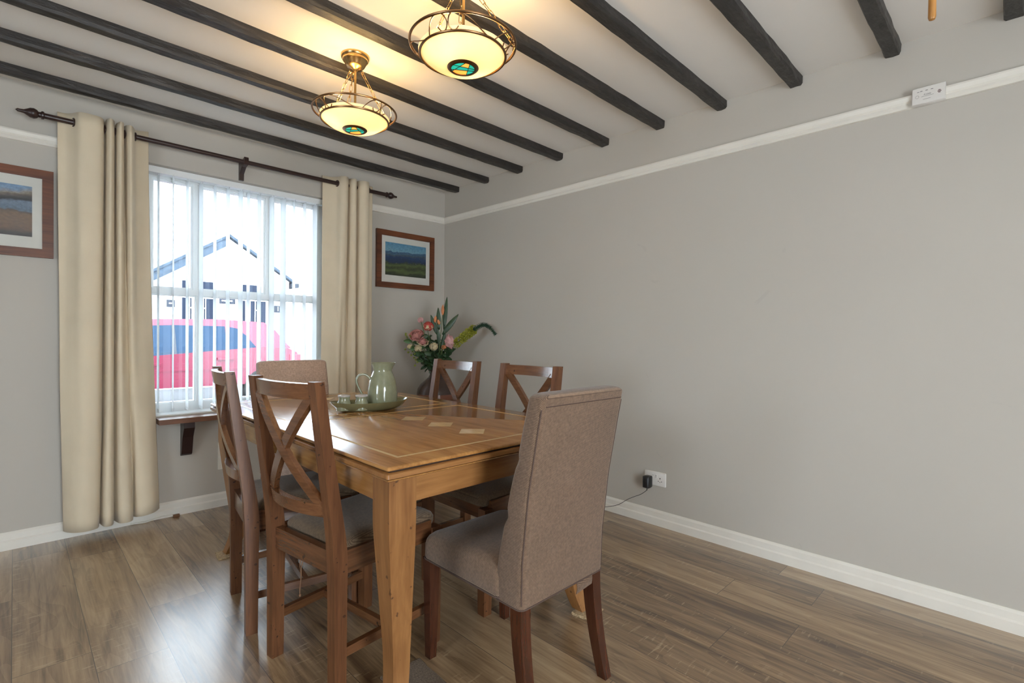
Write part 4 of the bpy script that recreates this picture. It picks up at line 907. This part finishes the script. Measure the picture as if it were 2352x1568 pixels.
# double socket
sy, sz = 1.598, 0.288
sock = thing('wall_socket', 'white double wall socket above the skirting board', 'socket', (XR, sy, sz))
b = B(); loft(b, [[(-d, y, z) for y, z, _ in rrect(0.073-i, 0.043-i, 0.004, n=3)] for d, i in ((0, 0), (0.006, 0), (0.009, 0.003))]); obj('face_plate', b, M['plastic'], sock, smooth=True)
for s in (-1, 1):
    b = B(); box(b, -0.0115, -0.008, s*0.010-0.0065, s*0.010+0.0065, 0.006, 0.027); sw = obj('switch', b, M['plastic'], sock, bev=0.001)
    b = B(); box(b, -0.0119, -0.0114, s*0.010-0.003, s*0.010+0.003, 0.019, 0.0215); obj('switch_mark', b, M['grey'], sw)
for (yy, zz, hh) in ((-0.036, 0.006, 0.008), (-0.047, -0.012, 0.004), (-0.025, -0.012, 0.004), (-0.036, -0.017, 0.0025)):
    b = B(); box(b, -0.0094, -0.0088, yy-0.003, yy+0.003, zz-hh/2, zz+hh/2); obj('pin_hole', b, M['black'], sock)
ad = thing('power_adaptor', 'black plug-in power adaptor with a thin cable in the socket', 'adaptor', (XR-0.0095, sy+0.036, sz-0.022))
b = B(); loft(b, [[(-d, y, z) for y, z, _ in rrect(0.022-i, 0.037-i, 0.006, n=3)] for d, i in ((0, 0.002), (0.02, 0), (0.045, 0), (0.054, 0.008))]); obj('adaptor_body', b, M['black'], ad, smooth=True)
b = B(); lathe(b, [(0.0035, 0), (0.0022, -0.018)], 10, Matrix.Translation((-0.03, 0.0, -0.036))); obj('strain_relief', b, M['black'], ad, smooth=True)
b = B(); tube(b, cr([(-0.030, 0.0, -0.05), (-0.030, 0.012, -0.064), (-0.028, 0.045, -0.090), (-0.027, 0.090, -0.115), (-0.026, 0.14, -0.145), (-0.026, 0.20, -0.190), (-0.026, 0.25, -0.215), (-0.030, 0.30, -0.232), (-0.05, 0.40, -0.259), (-0.07, 0.52, -0.263)], 8), 0.0017, 8); obj('cable', b, M['black'], ad, smooth=True)
# carbon monoxide alarm on the picture rail
al = thing('gas_alarm', 'small white gas alarm box mounted over the picture rail', 'alarm', (XR, 0.299, 2.238))
b = B(); loft(b, [[(-d, y, z) for y, z, _ in rrect(0.0575-i, 0.037-i, 0.004, n=3)] for d, i in ((0.0, 0.002), (0.034, 0.0), (0.038, 0.003))]); obj('alarm_case', b, M['plastic'], al, smooth=True)
for k in range(3):
    b = B(); box(b, -0.0386, -0.0378, 0.024-0.018*k-0.004, 0.024-0.018*k+0.004, 0.017, 0.0195); obj('indicator_light', b, M['grey'], al)
b = B(); box(b, -0.0386, -0.0378, 0.034-0.003, 0.034+0.004, 0.016, 0.018); obj('indicator_light', b, M['grey'], al)
for k, (z, h) in enumerate(((0.006, 0.004), (0.001, 0.0065), (-0.004, 0.004))):
    b = B(); box(b, -0.0387, -0.0378, -0.037-h, -0.037+h, z-0.0014, z+0.0014); obj('sounder_slot', b, M['maroon'], al)
b = B(); tube(b, [(-0.0378, 0.038+0.006*math.cos(u), -0.003+0.006*math.sin(u)) for u in [2*math.pi*i/20 for i in range(20)]], 0.0005, 5, True); obj('test_button', b, M['grey'], al)
mt = Matrix.Translation((-0.0379, 0.004, 0.0015)) @ FACE_X
font_text('brand_lettering', 'Kidde', 0.0105, M['grey'], al, mt, shear=0.35)
b = B(); box(b, -0.0383, -0.0378, -0.018, 0.024, -0.0062, -0.0050); obj('printed_line', b, M['grey'], al)
b = B(); box(b, -0.0383, -0.0378, -0.008, 0.018, -0.0190, -0.0178); obj('printed_line', b, M['grey'], al)
# blank plate under the window
b = B(); box(b, 0.977, 1.10, YB-0.012, YB, 0.25, 0.43); o = obj('wall_plate', b, M['gloss'], bev=0.003); tag(o, 'white blank access plate low on the wall under the window sill', 'wall plate')
# aerial cable end at the skirting
t = thing('aerial_cable', 'white aerial cable end lying along the skirting below the curtain', 'cable', (0.62, YB-0.03, 0.006))
b = B(); tube(b, cr([(-0.12, 0.006, 0.001), (-0.05, -0.012, 0), (0.0, -0.006, 0.004), (0.05, -0.002, 0.010), (0.10, -0.012, 0.004)], 6), 0.003, 8); obj('cable', b, M['gloss'], t, smooth=True)
b = B(); box(b, 0.095, 0.130, -0.024, -0.006, -0.005, 0.010); obj('cable_plug', b, M['string'], t, bev=0.003)
# wooden pull hanging from the ceiling
t = thing('cord_pull', 'varnished wooden cord pull dangling from the ceiling', 'cord pull', (1.557, 0.161, 0))
b = B(); lathe(b, [(0.001, 1.932), (0.006, 1.934), (0.0078, 1.940), (0.0076, 1.98), (0.0068, 2.05), (0.004, 2.075), (0.001, 2.076)], 20); obj('pull_handle', b, M['pull'], t, smooth=True)
b = B(); tube(b, [(0, 0, 2.07), (0, 0, ZC-0.012)], 0.0012, 6); obj('pull_cord', b, M['plastic'], t)
b = B(); lathe(b, [(0.03, ZC-0.0005), (0.03, ZC-0.01), (0.02, ZC-0.018), (0.004, ZC-0.020)], 24); obj('pull_switch', b, M['plastic'], t, smooth=True)

# ------------------------------------------------------------------ outside: road, house, car
bm = B(); box(bm, -25, 35, YB+TW, 60, -0.12, -0.02); struct('road', bm, M['road'])
HY = 12.5
h = thing('house', 'white gabled house with two windows across the road', 'house', (3.415, HY, -0.02))
zo = 0.02; hw, ze, zp = 1.33, 2.42, 3.29
b = B(); loft(b, [[(-hw, y, 0), (hw, y, 0), (hw, y, ze+zo), (0, y, zp+zo), (-hw, y, ze+zo)] for y in (0, 7)]); obj('house_walls', b, M['render'], h)
sl = (zp-ze)/hw
for s in (-1, 1):
    b = B(); ov = 0.08
    loft(b, [[(0, y, zp+zo+0.02), (s*(hw+ov), y, zp+zo+0.02-sl*(hw+ov)), (s*(hw+ov), y, zp+zo+0.08-sl*(hw+ov)), (0, y, zp+zo+0.08)] for y in (-0.12, 7.1)]); obj('roof_slope', b, M['roof'], h)
b = B(); loft(b, [[(-0.06, y, zp+zo-0.20), (-hw-0.08, y, zp+zo-0.20-sl*(hw+0.02)), (-hw-0.08, y, zp+zo+0.04-sl*(hw+0.08)), (-0.06, y, zp+zo+0.02)] for y in (-0.10, -0.02)]); obj('barge_board', b, M['roof'], h)
b = B(); box(b, hw+0.02, hw+0.18, -0.16, 7, ze-0.12, ze-0.02); obj('gutter', b, M['sign'], h)
for x0, x1, zt in ((2.53, 3.115, 2.275), (3.64, 4.20, 2.275)):
    a, c = x0-3.415, x1-3.415; z0, z1 = 1.22, zt+0.02
    b = B(); box(b, a, c, -0.03, 0.02, z0, z1); wf = obj('house_window', b, M['hwin'], h)
    b = B(); box(b, a-0.03, c+0.03, -0.04, 0.0, 1.93, 2.06); obj('window_transom', b, M['white'], wf)
    for q in (0.30, 0.66):
        b = B(); gx = a+(c-a)*q
        for dx in (-0.045, 0, 0.045): box(b, gx+dx-0.008, gx+dx+0.008, -0.05, -0.035, z0, 1.93)
        for zz in (1.72, 1.42): box(b, gx-0.053, gx+0.053, -0.055, -0.04, zz-0.012, zz+0.012)
        obj('window_grille', b, M['white'], wf)
def plaque(x0, x1, z0, z1, text, size):
    b = B(); box(b, x0-3.415, x1-3.415, -0.03, 0.0, z0+zo, z1+zo); p = obj('plaque', b, M['sign'], h)
    mt = Matrix.Translation(((x0+x1)/2-3.415, -0.031, (z0+z1)/2+zo)) @ Matrix.Rotation(R(90), 4, 'X')
    if text: font_text('plaque_lettering', text, size, M['white'], p, mt, 0.002)
    else:
        b = B()
        for k in range(int((x1-x0-0.05)/0.045)): box(b, x0-3.415+0.04+k*0.045, x0-3.415+0.075+k*0.045, -0.034, -0.029, (z0+z1)/2+zo-0.012, (z0+z1)/2+zo+0.016)
        obj('plaque_lettering', b, M['white'], p)
plaque(4.40, 4.56, 1.67, 1.83, '1', 0.15)
plaque(3.235, 3.55, 1.82, 1.945, None, 0.08)
plaque(2.255, 2.40, 1.70, 1.85, None, 0.12)

# car: a hatchback parked across the window, tail towards +x
CY, CW = 9.5, 0.82
car = thing('car', 'red hatchback parked on the road outside the window', 'car', (1.5, CY, -0.02))
def cx(x): return x-1.5
body = [(-0.55, 0.40), (-0.60, 0.62), (-0.45, 0.76), (0.35, 0.84), (1.2, 0.815), (2.85, 0.945), (3.30, 0.93), (3.46, 0.86), (3.52, 0.72), (3.50, 0.50), (3.40, 0.36), (2.9, 0.36), (0.1, 0.36)]
b = B(); rings = []
for yy, k, dz in ((-CW, 0.985, 0), (-CW+0.06, 1.0, 0.0), (CW-0.06, 1.0, 0), (CW, 0.985, 0)):
    rings.append([((cx(x)-0.0)*k, yy, z+0.02) for x, z in body])
loft(b, rings); obj('car_body', b, M['carpaint'], car, smooth=True, bev=0.02)
roofp = [(0.42, 0.82), (0.82, 1.12), (1.08, 1.285), (1.45, 1.365), (2.3, 1.385), (2.97, 1.352), (3.14, 1.22), (3.35, 0.925), (2.8, 0.90), (1.5, 0.80)]
b = B(); rings = []
for s in (-1, 1):
    ins = [(x, s*(CW-0.03-0.20*max(0, (z-0.85)/0.53)), z+0.02) for x, z in roofp]
    rings.append([(cx(x), y, z) for x, y, z in ins])
loft(b, rings); obj('car_cabin', b, M['carpaint'], car, smooth=True, bev=0.03)
def carside(nm, pts, m, d=0.0, th=0.012, parent=None):
    b = B(); f = lambda x, z: -(CW-0.03-0.20*max(0, (z-0.85)/0.53))-d
    loft(b, [[(cx(x), f(x, z)-o, z+0.02) for x, z in pts] for o in (0.0, th)]); return obj(nm, b, m, parent or car)
sw = carside('side_window', [(0.80, 0.835), (0.98, 1.05), (1.14, 1.20), (1.28, 1.262), (1.66, 1.278), (1.66, 0.835)], M['carglass'], 0.002)
carside('side_window', [(1.70, 0.838), (1.70, 1.28), (2.37, 1.275), (2.37, 0.895)], M['carglass'], 0.002)
carside('side_window', [(2.40, 0.898), (2.40, 1.272), (2.54, 1.245), (2.66, 1.14), (2.79, 0.96), (2.80, 0.932)], M['carglass'], 0.002)
carside('window_seal', [(0.78, 0.81), (0.78, 0.832), (2.82, 0.934), (2.82, 0.918)], M['carblk'], 0.004)
carside('door_pillar', [(1.66, 0.835), (1.66, 1.285), (1.70, 1.285), (1.70, 0.838)], M['carblk'], 0.004)
for x0, x1, z in ((2.22, 2.46, 0.765), (1.30, 1.50, 0.70)):
    b = B(); box(b, cx(x0), cx(x1), -CW-0.035, -CW+0.03, z-0.01+0.02, z+0.025+0.02); obj('door_handle', b, M['carpaint'], car, bev=0.01)
b = B(); box(b, cx(0.6), cx(2.7), -CW-0.012, -CW+0.03, 0.62, 0.65); obj('side_moulding', b, M['carpaint'], car, bev=0.006)
b = B(); box(b, cx(3.31), cx(3.49), -CW-0.008, -CW+0.12, 0.62, 0.84); obj('tail_lamp', b, M['lamp_red'], car, bev=0.02)
for x in (0.15, 2.92):
    for s in (-1, 1):
        mt = Matrix.Translation((cx(x), s*(CW-0.07), 0.31)) @ Matrix.Rotation(R(90), 4, 'X')
        b = B(); lathe(b, [(0.20, -0.09), (0.29, -0.09), (0.31, -0.07), (0.31, 0.07), (0.29, 0.09), (0.20, 0.09)], 32, mt); wh = obj('wheel', b, M['rubber'], car, smooth=True)
        b = B(); lathe(b, [(0.02, -0.095*1), (0.20, -0.095), (0.20, 0.095), (0.02, 0.095)], 24, mt); obj('wheel_hub', b, M['alloy'], wh, smooth=True)
